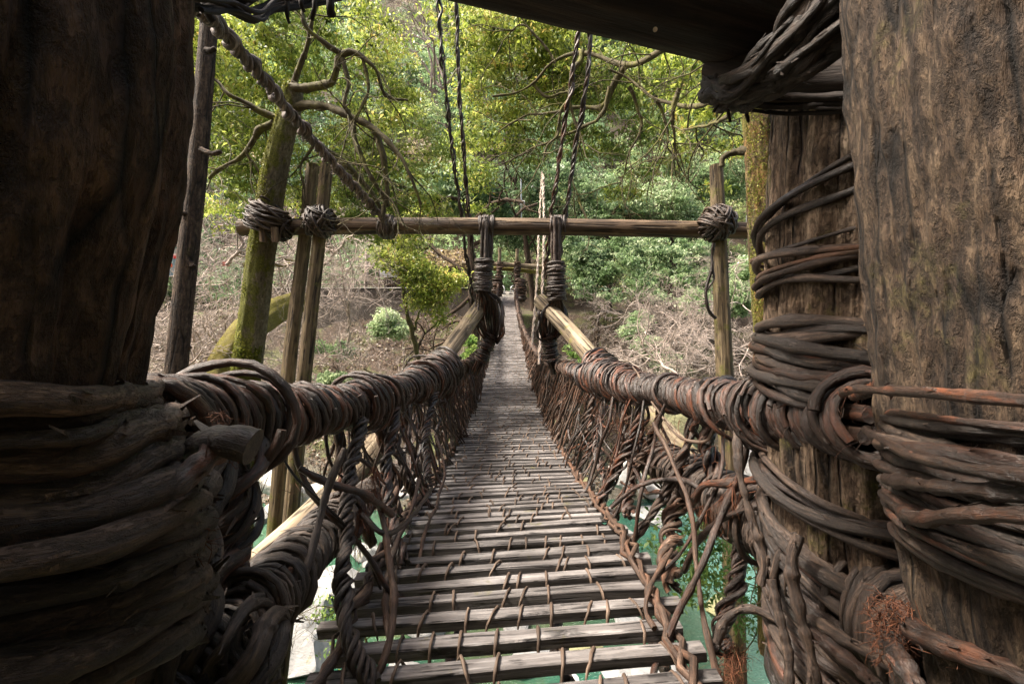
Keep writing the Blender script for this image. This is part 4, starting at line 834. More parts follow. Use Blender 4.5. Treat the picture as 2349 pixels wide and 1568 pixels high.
blobs = [(P(*q[:3]), (q[3], q[3] * 1.1, q[3] * .7)) for q in
         [(480, 140, 10.5, 1.3), (560, 90, 10, 1.5), (560, 210, 10.5, 1.2), (640, 40, 10.5, 1.3), (590, 330, 10.5, 1.1), (500, 330, 10.5, 1.1), (520, 440, 11, 1.0), (720, 120, 11, 1.1), (800, 60, 11, 1.2), (760, 300, 11, .7), (880, 110, 11.5, .8), (860, 230, 11.5, 1.1),
          (930, 330, 11, 1.2), (900, 430, 11, 1.2), (960, 460, 11, .8), (780, 430, 11, .9), (850, 490, 11, .9), (700, 440, 11.5, .8), (920, 230, 12, .6), (440, 60, 10.5, 1.0), (640, 160, 10.5, .9), (820, 370, 10.5, .8)]]
b = MB(); crown(b, blobs, 1700, 30, .115, .28, (.3, .85), gap=.42); b.build('crown', M['leaf_near'], t)

# --- tree on the right bank whose limbs hang over the bridge
t = thing('overhanging_tree', 'lichen covered tree beside the right posts whose dark limbs spread over the bridge', 'tree', tuple(P(1750, 900, 3.4)))
b = MB(); b.tubes(cr(PP((1775, 1500, 3.7), (1770, 1050, 3.6), (1762, 750, 3.5), (1752, 500, 3.45), (1742, 260, 3.4), (1735, 0, 3.4), (1725, -300, 3.5)), 160), .10, 40, .5, shape=post_shape(8, .12, .08)); b.build('trunk', M['mossbark'], t)
b = MB(); tufts(b, cr(PP((1775, 1500, 3.7), (1770, 1050, 3.6), (1762, 750, 3.5), (1752, 500, 3.45), (1742, 260, 3.4), (1735, 0, 3.4)), 120), .10, 30000, (-.2, -1, 0), .0055, .0, 1.0, .25, (.2, .9)); b.build('moss', M['moss'], t)
RB = [([(1730, -100, 3.6), (1660, 20, 6), (1560, 90, 9), (1440, 150, 11), (1340, 120, 12), (1270, 140, 12.5), (1225, 190, 13), (1190, 212, 13), (1130, 222, 13)], .17, .035),
      ([(1340, 122, 12), (1318, 170, 12), (1305, 230, 12), (1285, 255, 12), (1275, 310, 12), (1252, 330, 12), (1240, 380, 12)], .09, .02),
      ([(1440, 150, 11), (1410, 190, 11.5), (1385, 240, 12), (1330, 245, 12.5), (1280, 258, 12.5), (1220, 262, 13), (1150, 300, 13)], .09, .02),
      ([(1400, 200, 11.3), (1380, 260, 11.5), (1340, 290, 12), (1250, 330, 12.5), (1190, 360, 13), (1130, 380, 13)], .06, .015),
      ([(1730, 60, 4), (1690, 170, 6), (1640, 230, 8), (1580, 245, 9.5), (1500, 225, 10.5), (1440, 180, 11), (1400, 160, 11)], .11, .03),
      ([(1560, 205, 9.5), (1545, 260, 9.6), (1545, 330, 9.8), (1560, 400, 10)], .06, .012), ([(1500, 225, 10.5), (1520, 270, 10.5), (1530, 335, 10.6), (1505, 400, 11)], .05, .012),
      ([(1725, 110, 4.2), (1660, 130, 7), (1560, 120, 9), (1470, 90, 11), (1400, 80, 12)], .08, .02),
      ([(1725, 180, 4.2), (1690, 250, 5.5), (1640, 280, 7), (1560, 300, 9)], .05, .015), ([(1225, 190, 13), (1250, 220, 13), (1290, 215, 13), (1330, 200, 12.5)], .05, .02),
      ([(1275, 140, 12.5), (1240, 90, 12.5), (1200, 60, 12.5), (1150, 100, 13)], .045, .015), ([(1305, 230, 12), (1330, 300, 12), (1310, 400, 12), (1330, 470, 12)], .045, .012),
      ([(1440, 200, 11.2), (1470, 280, 11.4), (1440, 360, 11.6), (1420, 430, 12)], .05, .012)]
b = MB(); branchset(b, RB); twiglets(b, RB, 6, 1.3, .018, 3, 3)
vine(b, PP((1742, 340, 3.4), (1715, 345, 3.45), (1690, 350, 3.5), (1660, 362, 3.5), (1658, 380, 3.5)), .035, 24, 10, .01, .3, taper=.5); b.build('branch', M['branch'], t)
blobs = [(P(*q[:3]), (q[3], q[3] * 1.1, q[3] * .62)) for q in
         [(1080, 90, 15, 1.5), (1180, 60, 15, 1.6), (1100, 190, 15, 1.1), (1200, 150, 15, 1.4), (1290, 170, 15, 1.4), (1130, 300, 15, 1.2), (1230, 250, 15, 1.2), (1360, 190, 14, 1.2), (1430, 230, 14, 1.0), (1300, 110, 14, 1.3), (1400, 140, 13, 1.2),
          (1500, 190, 12.5, 1.0), (1560, 160, 12, 1.0), (1590, 250, 11.5, .6), (1670, 330, 11, .45), (1660, 230, 10, .6), (1490, 300, 14, .6), (1420, 330, 14, .6), (1090, 400, 15, .8), (1060, 330, 16, .6), (1210, 340, 15, .8), (1340, 320, 14, .8), (1430, 440, 14, .5), (1530, 370, 13, .4), (1470, 400, 14, .4), (1090, 470, 15, .45), (1650, 420, 11, .3), (1590, 340, 11.5, .4), (1130, 20, 15, 1.4), (1260, 30, 14, 1.3)]]
b = MB(); crown(b, blobs, 1700, 26, .15, .34, (.25, .85), gap=.45); b.build('crown', M['leaf_near'], t)

# --- small tree leaning out over the slope, left of the bridge
t = thing('leaning_sapling', 'small bright leaved tree with a crooked double stem leaning out left of the bridge', 'tree', tuple(P(965, 830, 24)))
SB = [([(968, 850, 26), (948, 760, 25), (930, 700, 24), (922, 640, 23), (928, 600, 22.5), (965, 580, 22), (985, 560, 22), (960, 535, 22), (935, 510, 21), (910, 490, 20)], .16, .08), ([(925, 640, 23), (935, 590, 22.5), (925, 550, 22), (915, 500, 21)], .10, .06), ([(950, 760, 25), (970, 700, 24), (1010, 660, 23), (1040, 645, 22.5)], .08, .03)]
b = MB(); branchset(b, SB); twiglets(b, SB, 6, 1.2, .02); b.build('branch', M['branch'], t)
b = MB(); crown(b, [(P(*q[:3]), (q[3], q[3], q[3] * .7)) for q in [(880, 575, 22, 0.63), (905, 600, 22, 0.77), (935, 545, 20, 0.70), (930, 590, 22, 0.84), (955, 620, 22, 0.91), (975, 655, 22, 0.84), (1005, 635, 22, 0.70), (1045, 640, 22, 0.53), (1025, 660, 22, 0.49), (1000, 675, 22, 0.70), (960, 690, 22, 0.49), (1003, 710, 22, 0.42), (1008, 735, 22, 0.31), (915, 535, 19, 0.70), (895, 515, 17, 0.70), (940, 505, 17, 0.63)]], 1150, 16, .16, .34, (.3, .95), gap=.35, flat=1.2); b.build('crown', M['leaf_near'], t)

# --- trees added out of view, above and behind the viewpoint, to shade the bridge head
for (lab, tx, ty, bl) in [('unseen tree added to shade the bridge head from the left', -4.5, -2.5, [((-6, -2.5, 9), 2.2), ((-6, -4, 7), 2.6)]), ('unseen tree added to shade the bridge head from the right', 5, -2.5, [((4, -2.5, 8.5), 2.4), ((5, -4, 7), 3.0), ((6, 1, 9.5), 2.4)])]:
    t = thing('added_shade_tree', lab, 'tree', (tx, ty, .5)); b = MB(); C = wobble(cr([(tx, ty, .3), (tx * .95, ty, 4), (tx * .8, ty + .6, 9)], 30), .12, .5); b.tubes(C, np.linspace(.35, .14, 30), 16, .5, lump=.15); limbs(b, [(C[i], rng.normal(size=3) + [0, 0, .4]) for i in rng.integers(12, 29, 10)], 3, 2.6, .09, kids=3, k=6); b.build('trunk', M['bark'], t)
    b = MB(); crown(b, bl, 1500, 22, .26, .5, (.2, .7), gap=.0); b.build('crown', M['leaf_mid'], t)

# --- far trees one can tell apart
def tree(name, label, x, y, d, hgt, tr, blobs, m='leaf_blue', leaf=.30, n=700, per=22, cat='tree', tm='bark', tone=(.25, .75), lean=0, spray=.5, gap=.3, group=None):
    base = P(x, y, d); base[2] = float(H(base[0], base[1])) - .2 if d > 25 else base[2]
    if cat == 'tree': hgt = max(P(*q[:3])[2] for q in blobs) - base[2] + .5; lean = P(*blobs[0][:3])[0] - base[0]
    t = thing(name, label, cat, tuple(base), group)
    b = MB(); top = base + np.array([lean, 0, hgt]); C = wobble(cr([base, base * .5 + top * .5 + [.2, 0, 0], top], 24), .12, .5)
    b.tubes(C, np.linspace(tr, tr * .35, 24), 10, .5, lump=.15)
    st = [(C[i], rng.normal(size=3) + [0, 0, .3]) for i in rng.integers(8, 24, 12)]; limbs(b, st, 3, hgt * .3, tr * .35, kids=3, k=5)
    b.build('trunk', M[tm], t)
    b = MB(); crown(b, [(P(*q[:3]), (q[3] * random.uniform(.8, 1.2), q[3], q[3] * random.uniform(.65, .95))) for q in blobs], n, per, leaf, spray, tone, gap=gap, tj=.16); b.build('crown', M[m], t); return t
tree('forest_tree', 'dark trunked vine hung tree close behind the left hanger', 1090, 760, 33, 12, .48, [(1072, 430, 33, 2.2), (1130, 470, 35, 1.8), (1010, 470, 35, 1.6)], tone=(.15, .55), n=900)
t = bpy.data.objects[-1] if False else None
tree('forest_tree', 'tall dark tree directly behind the far gateway', 1225, 690, 47, 15, .35, [(1180, 440, 47, 3.2), (1240, 480, 46, 2.5), (1290, 430, 47, 3), (1190, 540, 50, 2.2), (1150, 510, 50, 2)], tone=(.08, .5), n=1400)
tree('forest_tree', 'round cool green tree behind the cross log right of the hangers', 1400, 700, 46, 9, .3, [(1380, 470, 46, 3.2), (1450, 480, 46, 2.5), (1340, 520, 46, 2.2)], tone=(.3, .8), n=1300)
tree('forest_tree', 'pale grey green tree with its crown just above the cross log at right', 1540, 640, 48, 7, .25, [(1530, 470, 48, 2.8), (1490, 500, 48, 2), (1575, 500, 48, 2)], tone=(.5, .95), n=1200)
tree('evergreen_bush', 'large rounded evergreen bush below the cross log right of the hangers', 1480, 700, 41, 4, .15, [(1440, 610, 40, 1.5), (1485, 575, 42, 1.6), (1540, 600, 40, 1.7), (1470, 660, 39, 1.3), (1530, 680, 38, 1.1), (1590, 570, 43, 1.6), (1610, 640, 40, .9), (1430, 560, 42, 1.3), (1570, 640, 39, 1.0)], cat='bush', tone=(.15, .95), n=1150, gap=.55)
tree('evergreen_bush', 'darker evergreen bush just right of the right hanger', 1370, 700, 40, 4, .15, [(1345, 590, 41, 1.5), (1385, 620, 40, 1.4), (1345, 660, 40, 1.0), (1320, 560, 42, 1.2), (1390, 570, 42, 1.1), (1400, 670, 38, .8)], cat='bush', tone=(.05, .7), n=650, gap=.55)
tree('evergreen_bush', 'glossy evergreen bush low on the slope beside the right diagonal log', 1480, 820, 30, 2, .1, [(1490, 790, 30, .9), (1450, 760, 31, .8), (1530, 830, 29.5, .8), (1410, 850, 27, .6), (1470, 730, 33, .8)], cat='bush', tone=(.35, .8), n=700, leaf=.22, spray=.3)
tree('evergreen_bush', 'grey green bush under the path left of the leaning sapling', 900, 790, 31, 2, .1, [(890, 735, 31, 1.0), (915, 755, 31, .8), (870, 755, 31, .6)], cat='bush', tone=(.6, 1), n=380, leaf=.2, spray=.28, gap=.15)
tree('evergreen_bush', 'little fresh green bush right above the left handrail', 770, 880, 17, .6, .04, [(765, 865, 17, .35), (745, 875, 17, .25)], cat='bush', tone=(.5, .8), n=50, leaf=.16, spray=.2)
tree('evergreen_bush', 'small green bush on the brown slope beside the left pole pair', 790, 830, 27, 1, .06, [(785, 800, 27, .6), (735, 795, 27, .5)], cat='bush', tone=(.2, .6), n=130, leaf=.18, spray=.25)
tree('evergreen_bush', 'fern green bush in the shade below the left hanger', 1090, 850, 24, 1, .06, [(1085, 810, 24, .45), (1080, 780, 26, .4)], cat='bush', tone=(.4, .7), n=120, leaf=.16, spray=.2, m='leaf_mid')
tree('evergreen_bush', 'small leafy bush right of the white rope', 1310, 870, 26, 1, .06, [(1325, 800, 27, .6), (1340, 840, 25, .5)], cat='bush', tone=(.3, .8), n=150, leaf=.16, spray=.22, m='leaf_mid')
tree('evergreen_bush', 'bushy green shrub behind the dangling curly vine', 1690, 760, 36, 2, .1, [(1690, 680, 37, 1.5), (1600, 690, 37, 1.0), (1720, 620, 38, 1.3)], cat='bush', tone=(.4, .9), n=700)
tree('evergreen_bush', 'broad green shrub beyond the top of the right pole', 1600, 560, 52, 3, .1, [(1600, 420, 54, 2.5), (1690, 400, 54, 3.0), (1560, 380, 55, 2)], cat='bush', tone=(.2, .8), n=1400)
# low plants near the near bank, seen under the handrails
def nearplant(label, pts, blobs, n, leaf=.075):
    t = thing('leafy_shrub', label, 'shrub', tuple(P(*pts[0])), None); b = MB(); 
    lst = [(pts, .022, .006)]; branchset(b, lst, 7); twiglets(b, lst, 9, .6, .008, 3, 3, 0); b.build('stem', M['branch'], t)
    b = MB(); crown(b, [(P(*q[:3]), q[3]) for q in blobs], n, 12, leaf, .14, (.15, .7), gap=.3, flat=.8, up=.8); b.build('foliage', M['leaf_mid'], t)
nearplant('leafy shrub with a thin trunk growing beside the right lower cable', [(1860, 1640, 5.5), (1800, 1560, 5.5), (1770, 1480, 5.4), (1740, 1400, 5.3), (1745, 1330, 5.3), (1700, 1250, 5.2)], [(1560, 1230, 5.2, .35), (1620, 1290, 5.2, .35), (1740, 1260, 5.3, .3), (1790, 1340, 5.3, .25), (1720, 1400, 5.3, .25), (1650, 1210, 5.3, .3), (1830, 1600, 5.4, .25), (1760, 1200, 5.3, .2), (1590, 1350, 5.3, .2)], 260)
nearplant('sprig of small leaves over the white boulders at the lower left', [(850, 1500, 6.5), (830, 1440, 6.5), (790, 1400, 6.5), (740, 1390, 6.5)], [(750, 1395, 6.5, .16), (800, 1420, 6.5, .16), (780, 1490, 6.6, .14), (840, 1430, 6.5, .12)], 40)

# --- bare shrubs and trees
def bare(name, label, base, dirs, depth, L, r, m='twig', kids=4, cat='bare shrub', group=None, spread=.75, droop=0.05, k=5):
    base = np.asarray(base, float); t = tag(None, None) if False else None
    b = MB(); limbs(b, [(base + rng.normal(size=3) * [.5, .4, .05], d) for d in dirs], depth, L, r, kids=kids, spread=spread, droop=droop, k=k, rmin=.007)
    o = b.build(name, M[m]); o.location = (0, 0, 0)
    tag(o, label, cat, group); return o
def fan(n, c=(0, -.3, .6), s=.8): return [np.array(c) + rng.normal(size=3) * s * np.array([1, .6, .5]) for _ in range(n)]
G1 = 'bare winter shrubs tangled on the left slope'
for i, (x, y, d, L) in enumerate([(430, 620, 22, 3.2), (500, 560, 24, 3.4), (380, 700, 18, 2.6), (500, 700, 20, 2.8), (640, 640, 24, 3.0), (560, 800, 18, 2.4), (400, 820, 15, 2.0), (700, 700, 24, 2.8), (780, 640, 27, 3.0), (820, 600, 28, 3), (480, 500, 28, 3.4), (660, 560, 28, 3.2), (360, 560, 25, 3.4), (620, 850, 18, 2), (880, 840, 27, 2.2), (780, 860, 24, 2.2), (950, 880, 24, 2), (450, 780, 17, 2.2), (350, 760, 16, 2.4), (740, 780, 25, 2.4)]):
    bare('bare_shrub', 'pale leafless shrub with a tangle of thin twigs on the left slope', P(x, y + 40, d), fan(7, (0, -.2, .35), .9), 5, L * .75, .034, kids=3, group=G1, spread=.5)
G2 = 'bare winter shrubs leaning over the right slope'
for i, (x, y, d, L) in enumerate([(1480, 820, 28, 3.0), (1560, 760, 30, 3.4), (1620, 840, 24, 2.8), (1700, 800, 24, 3.0), (1540, 880, 22, 2.4), (1700, 880, 20, 2.4), (1420, 720, 34, 2.6), (1660, 700, 30, 2.8), (1700, 600, 36, 3), (1600, 780, 27, 2.6)]):
    bare('bare_shrub', 'pale leafless shrub with long thin twigs on the right slope', P(x, y, d), fan(7, (-.5, -.2, .25), .8), 5, L * .8, .036, kids=3, group=G2, spread=.42)
bare('bare_tree', 'white barked leafless tree reaching into the top centre gap', P(1010, 200, 40), fan(6, (-.2, 0, .9), .5), 6, 5.5, .12, kids=4, cat='bare tree', spread=.5)
for (pts, lab, m, r) in [([(715, 620, 24), (745, 610, 22), (770, 570, 21), (800, 545, 20), (850, 520, 19)], 'crooked pale bare tree behind the left pole pair', 'twig', .11), ([(800, 790, 25), (795, 700, 24), (788, 640, 23.5), (780, 590, 23), (775, 540, 23)], 'slim pale bare sapling below the path', 'twig', .08),
                         ([(520, 610, 17), (560, 560, 17), (540, 530, 17), (520, 495, 17), (505, 480, 17)], 'thick white bare branch leaning left of the mossy tree', 'twig', .07), ([(560, 610, 17), (700, 600, 20), (640, 590, 18)], 'short mossy bare limb behind the mossy tree', 'mossfull', .09),
                         ([(1550, 860, 20), (1500, 820, 21), (1475, 795, 21), (1470, 770, 21)], 'lichen yellow bare tree leaning over the right slope', 'twig', .07)]:
    t = thing('bare_tree', lab, 'bare tree', tuple(P(*pts[0]))); b = MB(); branchset(b, [(pts, r, r * .35)]); b.build('trunk', M[m], t)
    b = MB(); twiglets(b, [(pts, r, r)], 14, 2.0, .03, 4, 4, .05, .6); b.build('twigs', M['twig'], t)
t = thing('leaning_tree', 'broad moss covered trunk leaning up to the right behind the left trees', 'tree', tuple(P(520, 880, 15)))
b = MB(); b.tubes(cr(PP((480, 960, 15), (510, 860, 15.4), (560, 770, 16), (620, 720, 17.5), (690, 690, 20)), 60), np.linspace(.62, .45, 60), 32, .5, shape=post_shape(6, .1, .04)); b.build('trunk', M['mossfull'], t)

# --- hillside wood (one mass) and ground scrub
b = MB(); yy = 52.0
while yy < 135:
    step = 3.3 + (yy - 52) * .035; xr = yy * .95 + 6; xx = -xr
    while xx < xr * .85:
        x = xx + random.uniform(-1.5, 1.5); y = yy + random.uniform(-1.6, 1.6); z = float(H(x, y)); Rr_ = random.uniform(1.6, 2.9) * (1 + (yy - 52) * .006)
        bv = nz(np.array([[x, y, 0.]]), .05, 4, 2)[0]; kind = random.random()
        t0 = np.clip(.42 + .25 * bv + random.gauss(0, .14), .08, .85)
        if kind < .05: t0 = .97
        if nz(np.array([[x * .9 + 40, y, 0.]]), .07, 8, 2)[0] > -1.2:
            crown(b, [((x, y, z + Rr_ * .9), (Rr_, Rr_, Rr_ * .95)), ((x + Rr_ * .6, y - .3, z + Rr_ * .5), Rr_ * .6)], int(95 * (Rr_ / 2.4) ** 1.6), 14, .34 + (yy - 52) * .0035, .55, (t0 - .06, t0 + .06), gap=.1, tj=.10)
        xx += step * 1.15
    yy += step
tag(b.build('hillside_wood', M['leaf_wood']), 'mass of evergreen trees and scrub covering the steep hillside beyond the gorge', 'forest', kind='stuff')
st = []
for _ in range(420):
    y = random.uniform(52, 120); x = random.uniform(-.85, .7) * y; st.append(((x, y, float(H(x, y)) + .2), rng.normal(size=3) * .5 + [0, -.3, 1]))
b = MB(); limbs(b, st, 4, 2.6, .07, kids=3, spread=.5, k=4); tag(b.build('hillside_scrub', M['twig']), 'bare twiggy scrub among the hillside evergreens', 'scrub', kind='stuff')
st = []
for _ in range(1100):
    y = random.uniform(28, 43); x = random.uniform(-.85, .65) * y; st.append(((x, y, float(H(x, y))), rng.normal(size=3) * .8 + [0, -.5, .5]))
b = MB(); limbs(b, st, 4, .9, .018, kids=3, spread=.7, k=3); tag(b.build('slope_brush', M['twig']), 'dead brown twigs littering the slope below the path', 'brush', kind='stuff')
n = 26000; y = rng.uniform(26, 44, n); x = rng.uniform(-.85, .65, n) * y; z = H(x, y); cl = np.stack([x, y, z + .03], -1)
cl = cl[nz(cl, .35, 7, 3) > .05]; n = len(cl)
b = MB(); pos = np.repeat(cl, 3, 0) + rng.normal(size=(n * 3, 3)) * [.12, .12, .06]; nn = nrm(rng.normal(size=pos.shape) * .6 + [0, -.4, 1]); tt = nrm(np.cross(nn, rng.normal(size=pos.shape))); bt = np.cross(nn, tt); l = rng.uniform(.06, .14, (len(pos), 1))
V = np.stack([pos - tt * l, pos + bt * l * .5, pos + tt * l, pos - bt * l * .5], 1); b.add(V.reshape(-1, 3), np.arange(len(pos) * 4).reshape(-1, 4), None, None, np.repeat(rng.uniform(0, 1, len(pos)), 4))
M['leaf_litter'] = leafmat('fallen leaves', [(0, (.03, .015, .008)), (.5, (.11, .068, .040)), (.8, (.19, .13, .08)), (1, (.10, .12, .03))], .15)
tag(b.build('ground_cover', M['leaf_litter']), 'fallen leaves and low ground plants on the slope', 'ground cover', kind='stuff')

# --- river boulders
def boulder(label, c, s, m, seed, group=None):
    bm_v, f = ico(3); r_ = np.random.default_rng(seed); v = bm_v.copy()
    for _ in range(16):
        nv = nrm(r_.normal(size=3)); dcut = r_.uniform(.55, .85); q = v @ nv; v = v - np.maximum(0, q - dcut)[:, None] * nv
    v = v * (1 + .05 * nz(v, 3.0, seed % 9, 3)[:, None] + .025 * nz(v, 11.0, seed % 7, 3)[:, None]); b = MB(); b.add(v * np.asarray(s), None, f, v, .5)
    o = b.build('boulder', m, smooth=False); o.location = c; o.rotation_euler = (0, 0, r_.uniform(0, 6)); tag(o, label, 'boulder', group); return o
def ico(n):
    import bmesh
    bm = bmesh.new(); bmesh.ops.create_icosphere(bm, subdivisions=n + 1, radius=1); v = np.array([q.co[:] for q in bm.verts]); f = np.array([[q.index for q in ff.verts] for ff in bm.faces]); bm.free(); return v, f
RW = rock_mat('white river rock', (.27, .27, .265), .2); RG = rock_mat('grey river rock', (.42, .42, .40), .5); RM = rock_mat('mossy rock', (.30, .30, .25), 1.4)
def atz(x, y, z=WATER_Z):
    k = FW + (x - 1174.5) / F * np.array([1., 0, 0]) + (784 - y) / F * UP; d = (z - EYE[2]) / k[2]; return EYE + d * k
SL = [('mossy rock jutting from the slope below the path', 840, 770, 30), ('dark rock low on the slope left of the bridge', 1000, 830, 27), ('small mossy rock above the left handrail', 900, 850, 24), ('grey rock in the leaf litter beside the sapling foot', 980, 800, 28), ('rounded mossy boulder between the leaning trunk and the poles', 640, 790, 22),
      ('mossy boulder right of the white rope', 1330, 760, 30), ('dark overhanging rock right of the bridge', 1290, 730, 34), ('rock among the bare twigs at right', 1420, 800, 27)]
BO = [('large white boulder at the lower left beside the short post', 700, 1500, (1.7, 1.4, 1.3), RW), ('white boulder behind the leafy sprig at the lower left', 715, 1400, (1.1, 1.2, .9), RW), ('long pale boulder ending under the left slat ends', 790, 1340, (1.3, 1.7, .8), RW),
      ('greenish white boulder above the left slat ends', 838, 1265, (.9, .9, .6), RG), ('small white boulder right of the greenish one', 880, 1290, (.8, .8, .5), RW), ('grey rock ledge behind the left pole pair', 690, 1140, (2.4, 1.5, .8), RG), ('low white rock at the foot of the left pole pair', 600, 1190, (1.2, 1.0, .6), RW),
      ('white rock seen between slats left of centre', 980, 1440, (1.3, 1.0, .7), RW), ('white rock seen between slats at the centre', 1180, 1430, (1.1, .8, .6), RW), ('pale slab seen through the lowest slats at centre', 1220, 1520, (1.4, .9, .6), RW), ('white rock seen through the lowest slats right of centre', 1500, 1560, (1.5, .9, .6), RW),
      ('mossy rock seen between slats at the centre right', 1330, 1480, (1.0, .9, .5), RM), ('wide pale rock shelf right of the slats', 1560, 1130, (3.2, 2.2, 1.0), RW), ('pale rock behind the right pole', 1700, 1060, (2.6, 1.8, 1.1), RW), ('flat white rock right of the slats below the shelf', 1500, 1190, (1.5, 1.2, .6), RW),
      ('grey white rock between the right uprights', 1440, 1090, (2.0, 1.4, .9), RG), ('white rock bank right of the right pole', 1740, 1130, (1.9, 1.3, .9), RW), ('mossy yellow rock high on the right bank', 1540, 1010, (2.4, 1.6, 1.6), RM), ('pale rock under the left netting', 940, 1110, (1.8, 1.4, .9), RG),
      ('white rock glimpsed under the left netting', 960, 1200, (1.2, 1.0, .7), RW), ('orange tinted rock right of the right pole base', 1660, 1400, (1.0, .9, .5), RM), ('rounded pale rock beside the near bank at left', 560, 1350, (1.3, 1.2, .8), RG), ('pale rock at the far water edge left of the poles', 640, 1090, (2.4, 1.4, 1.1), RG),
      ('white rock under the bridge right of centre', 1380, 1300, (1.3, 1.1, .6), RW), ('white rock under the bridge left of centre', 1060, 1310, (1.4, 1.1, .6), RW)]
for i, (lab, x, y, s, m) in enumerate(BO):
    q = atz(x, y, WATER_Z + .1); zz = max(WATER_Z + .05, float(H(q[0], q[1])) + .1); q = atz(x, y, zz); boulder(lab, (q[0], q[1], zz), s, m, 31 + i)

for i, (lab, x, y, d) in enumerate(SL):
    q = P(x, y, d); q[2] = float(H(q[0], q[1])); r_ = random.uniform(.5, 1.1); boulder(lab, tuple(q), (r_ * 1.3, r_, r_ * .8), RM if i % 3 != 1 else RG, 80 + i)
for i, (lab, x0, y0, d0, x1, y1, d1) in enumerate([('fallen pale log lying across the left slope', 720, 860, 20, 860, 820, 23), ('fallen mossy log below the retaining wall', 860, 800, 28, 1020, 775, 31), ('fallen bare log on the right slope behind the pole', 1560, 800, 27, 1730, 840, 24)]):
    p0, p1 = P(x0, y0, d0), P(x1, y1, d1); p0[2] = float(H(p0[0], p0[1])) + .12; p1[2] = float(H(p1[0], p1[1])) + .2
    b = MB(); C = wobble(cr([p0, (p0 + p1) / 2 + [0, 0, .1], p1], 40), .06, 1.2); b.tubes(C, np.linspace(.13, .06, 40), 10, .6, lump=.2); limbs(b, [(C[k_], rng.normal(size=3) + [0, 0, .5]) for k_ in (12, 20, 28, 34)], 3, .9, .03, kids=3); tag(b.build('fallen_log', M['twig'] if i != 1 else M['mossfull']), lab, 'log')

for i in range(30):
    x = random.uniform(850, 1680); y_ = random.uniform(1180, 1640); q = atz(x, y_, WATER_Z); r_ = random.uniform(.35, .95); boulder('pale stone in the shallow water seen under the bridge slats', (q[0], q[1], WATER_Z - random.uniform(-.05, .2)), (r_ * 1.4, r_, r_ * .5), (RW, RG, RW)[i % 3], 200 + i, 'shallow stones under the bridge')

# ------------------------------------------------------------------ far side: gateway, fence, shelter, lamp
def at_y(x, y, yy):
    k = FW + (x - 1174.5) / F * np.array([1., 0, 0]) + (784 - y) / F * UP; return EYE + k * (yy / k[1])
t = thing('far_gateway', 'two log gateway at the far end of the bridge with stacked cross logs', 'gateway', tuple(at_y(1164, 680, 41)))
for xx, tp, rr in ((1147, 568, .17), (1187, 570, .15)):
    b = MB(); b.tubes(cr([at_y(xx, tp, 41), at_y(xx - 2, 620, 41), at_y(xx - 1, 690, 41)], 24), rr, 16, .6, lump=.1); b.build('post', M['log_pale'], t)
    b = MB(); C = cr([at_y(xx, 600, 40.8), at_y(xx - 1, 640, 40.8)], 16); coil(b, C, .24, 30, .05, (.8, 1.3), .1, jit=.2, k=5, seg=12)
    C = cr([at_y(xx - 6 if xx < 1160 else xx + 6, 640, 40.6), at_y(xx - 8 if xx < 1160 else xx + 6, 690, 40.4)], 16); coil(b, C, .38, 40, .07, (.8, 1.3), .1, jit=.3, k=5, seg=12); b.build('lashing', M['vine_mid'], t)
for (pts, rr) in (([(1060, 604, 41.2), (1140, 606, 41.1), (1250, 612, 41)], .2), ([(1070, 618, 41.5), (1160, 617, 41.4), (1245, 626, 41.2)], .17)):
    b = MB(); b.tubes(cr([at_y(*p) for p in pts], 24), rr, 16, .6, lump=.08); b.build('cross_log', M['log_pale'] if rr > .18 else M['mossfull'], t)
G3 = M['metal'] = plain('grey metal', (.45, .46, .48), .35, .8); M['stone'] = plain('pale stone', (.38, .36, .33), .9, 0, .3, 3); M['dark_metal'] = plain('dark metal', (.03, .03, .035), .5); M['white'] = plain('white board', (.72, .72, .74), .6, 0, .06); M['red'] = plain('red board', (.55, .03, .03), .6, 0, .1); M['blue'] = plain('blue paint', (.03, .09, .40), .6, 0, .1); M['orange'] = plain('orange red board', (.65, .10, .03), .6, 0, .1)
for lab, x0, x1 in (('left curved grey hand rail at the far end of the bridge', 1150, 1157), ('right curved grey hand rail at the far end of the bridge', 1181, 1172)):
    t = thing('hand_rail', lab, 'rail', tuple(at_y(x1, 673, 42)))
    b = MB(); b.tubes(cr([at_y(x0, 657, 42.4), at_y((x0 + x1) / 2, 655, 42.3), at_y(x1, 661, 42.1), at_y(x1, 673, 42)], 20), .045, 8, .5); b.build('tube', M['metal'], t)
    b = MB(); b.box(at_y(x1, 673.5, 42), np.array([1., 0, 0]), np.array([0, 1., 0]), np.array([0, 0, 1.]), .16, .12, .05, bev=.01); b.build('foot', M['dark_metal'], t)
t = thing('notice_board', 'small white notice on the right far hand rail', 'sign', tuple(at_y(1179, 666, 42.3))); b = MB(); b.box(at_y(1179, 665, 42.5), np.array([1., 0, 0]), np.array([0, 1., 0]), np.array([0, 0, 1.]), .22, .02, .16, bev=.005); b.build('board', M['white'], t)
b = MB(); b.tubes(np.array([at_y(1179, 667, 42.5), at_y(1179, 676, 42.5)]), .02, 6); b.build('leg', M['metal'], t)
for i in range(3):
    b = MB(); c = at_y(1166, 668 - i * 4.5, 42.6 + i * .45); b.box((c[0], c[1], -1.62 + 1.72 + .16 * i), np.array([1., 0, 0]), np.array([0, 1., 0]), np.array([0, 0, 1.]), 1.6, .22, .08, wob=.01, nseg=8, bev=.02)
    tag(b.build('stone_step', M['stone'], smooth=False), ['lowest stone step beyond the bridge end', 'middle stone step beyond the bridge end', 'top stone step beyond the bridge end'][i], 'step')
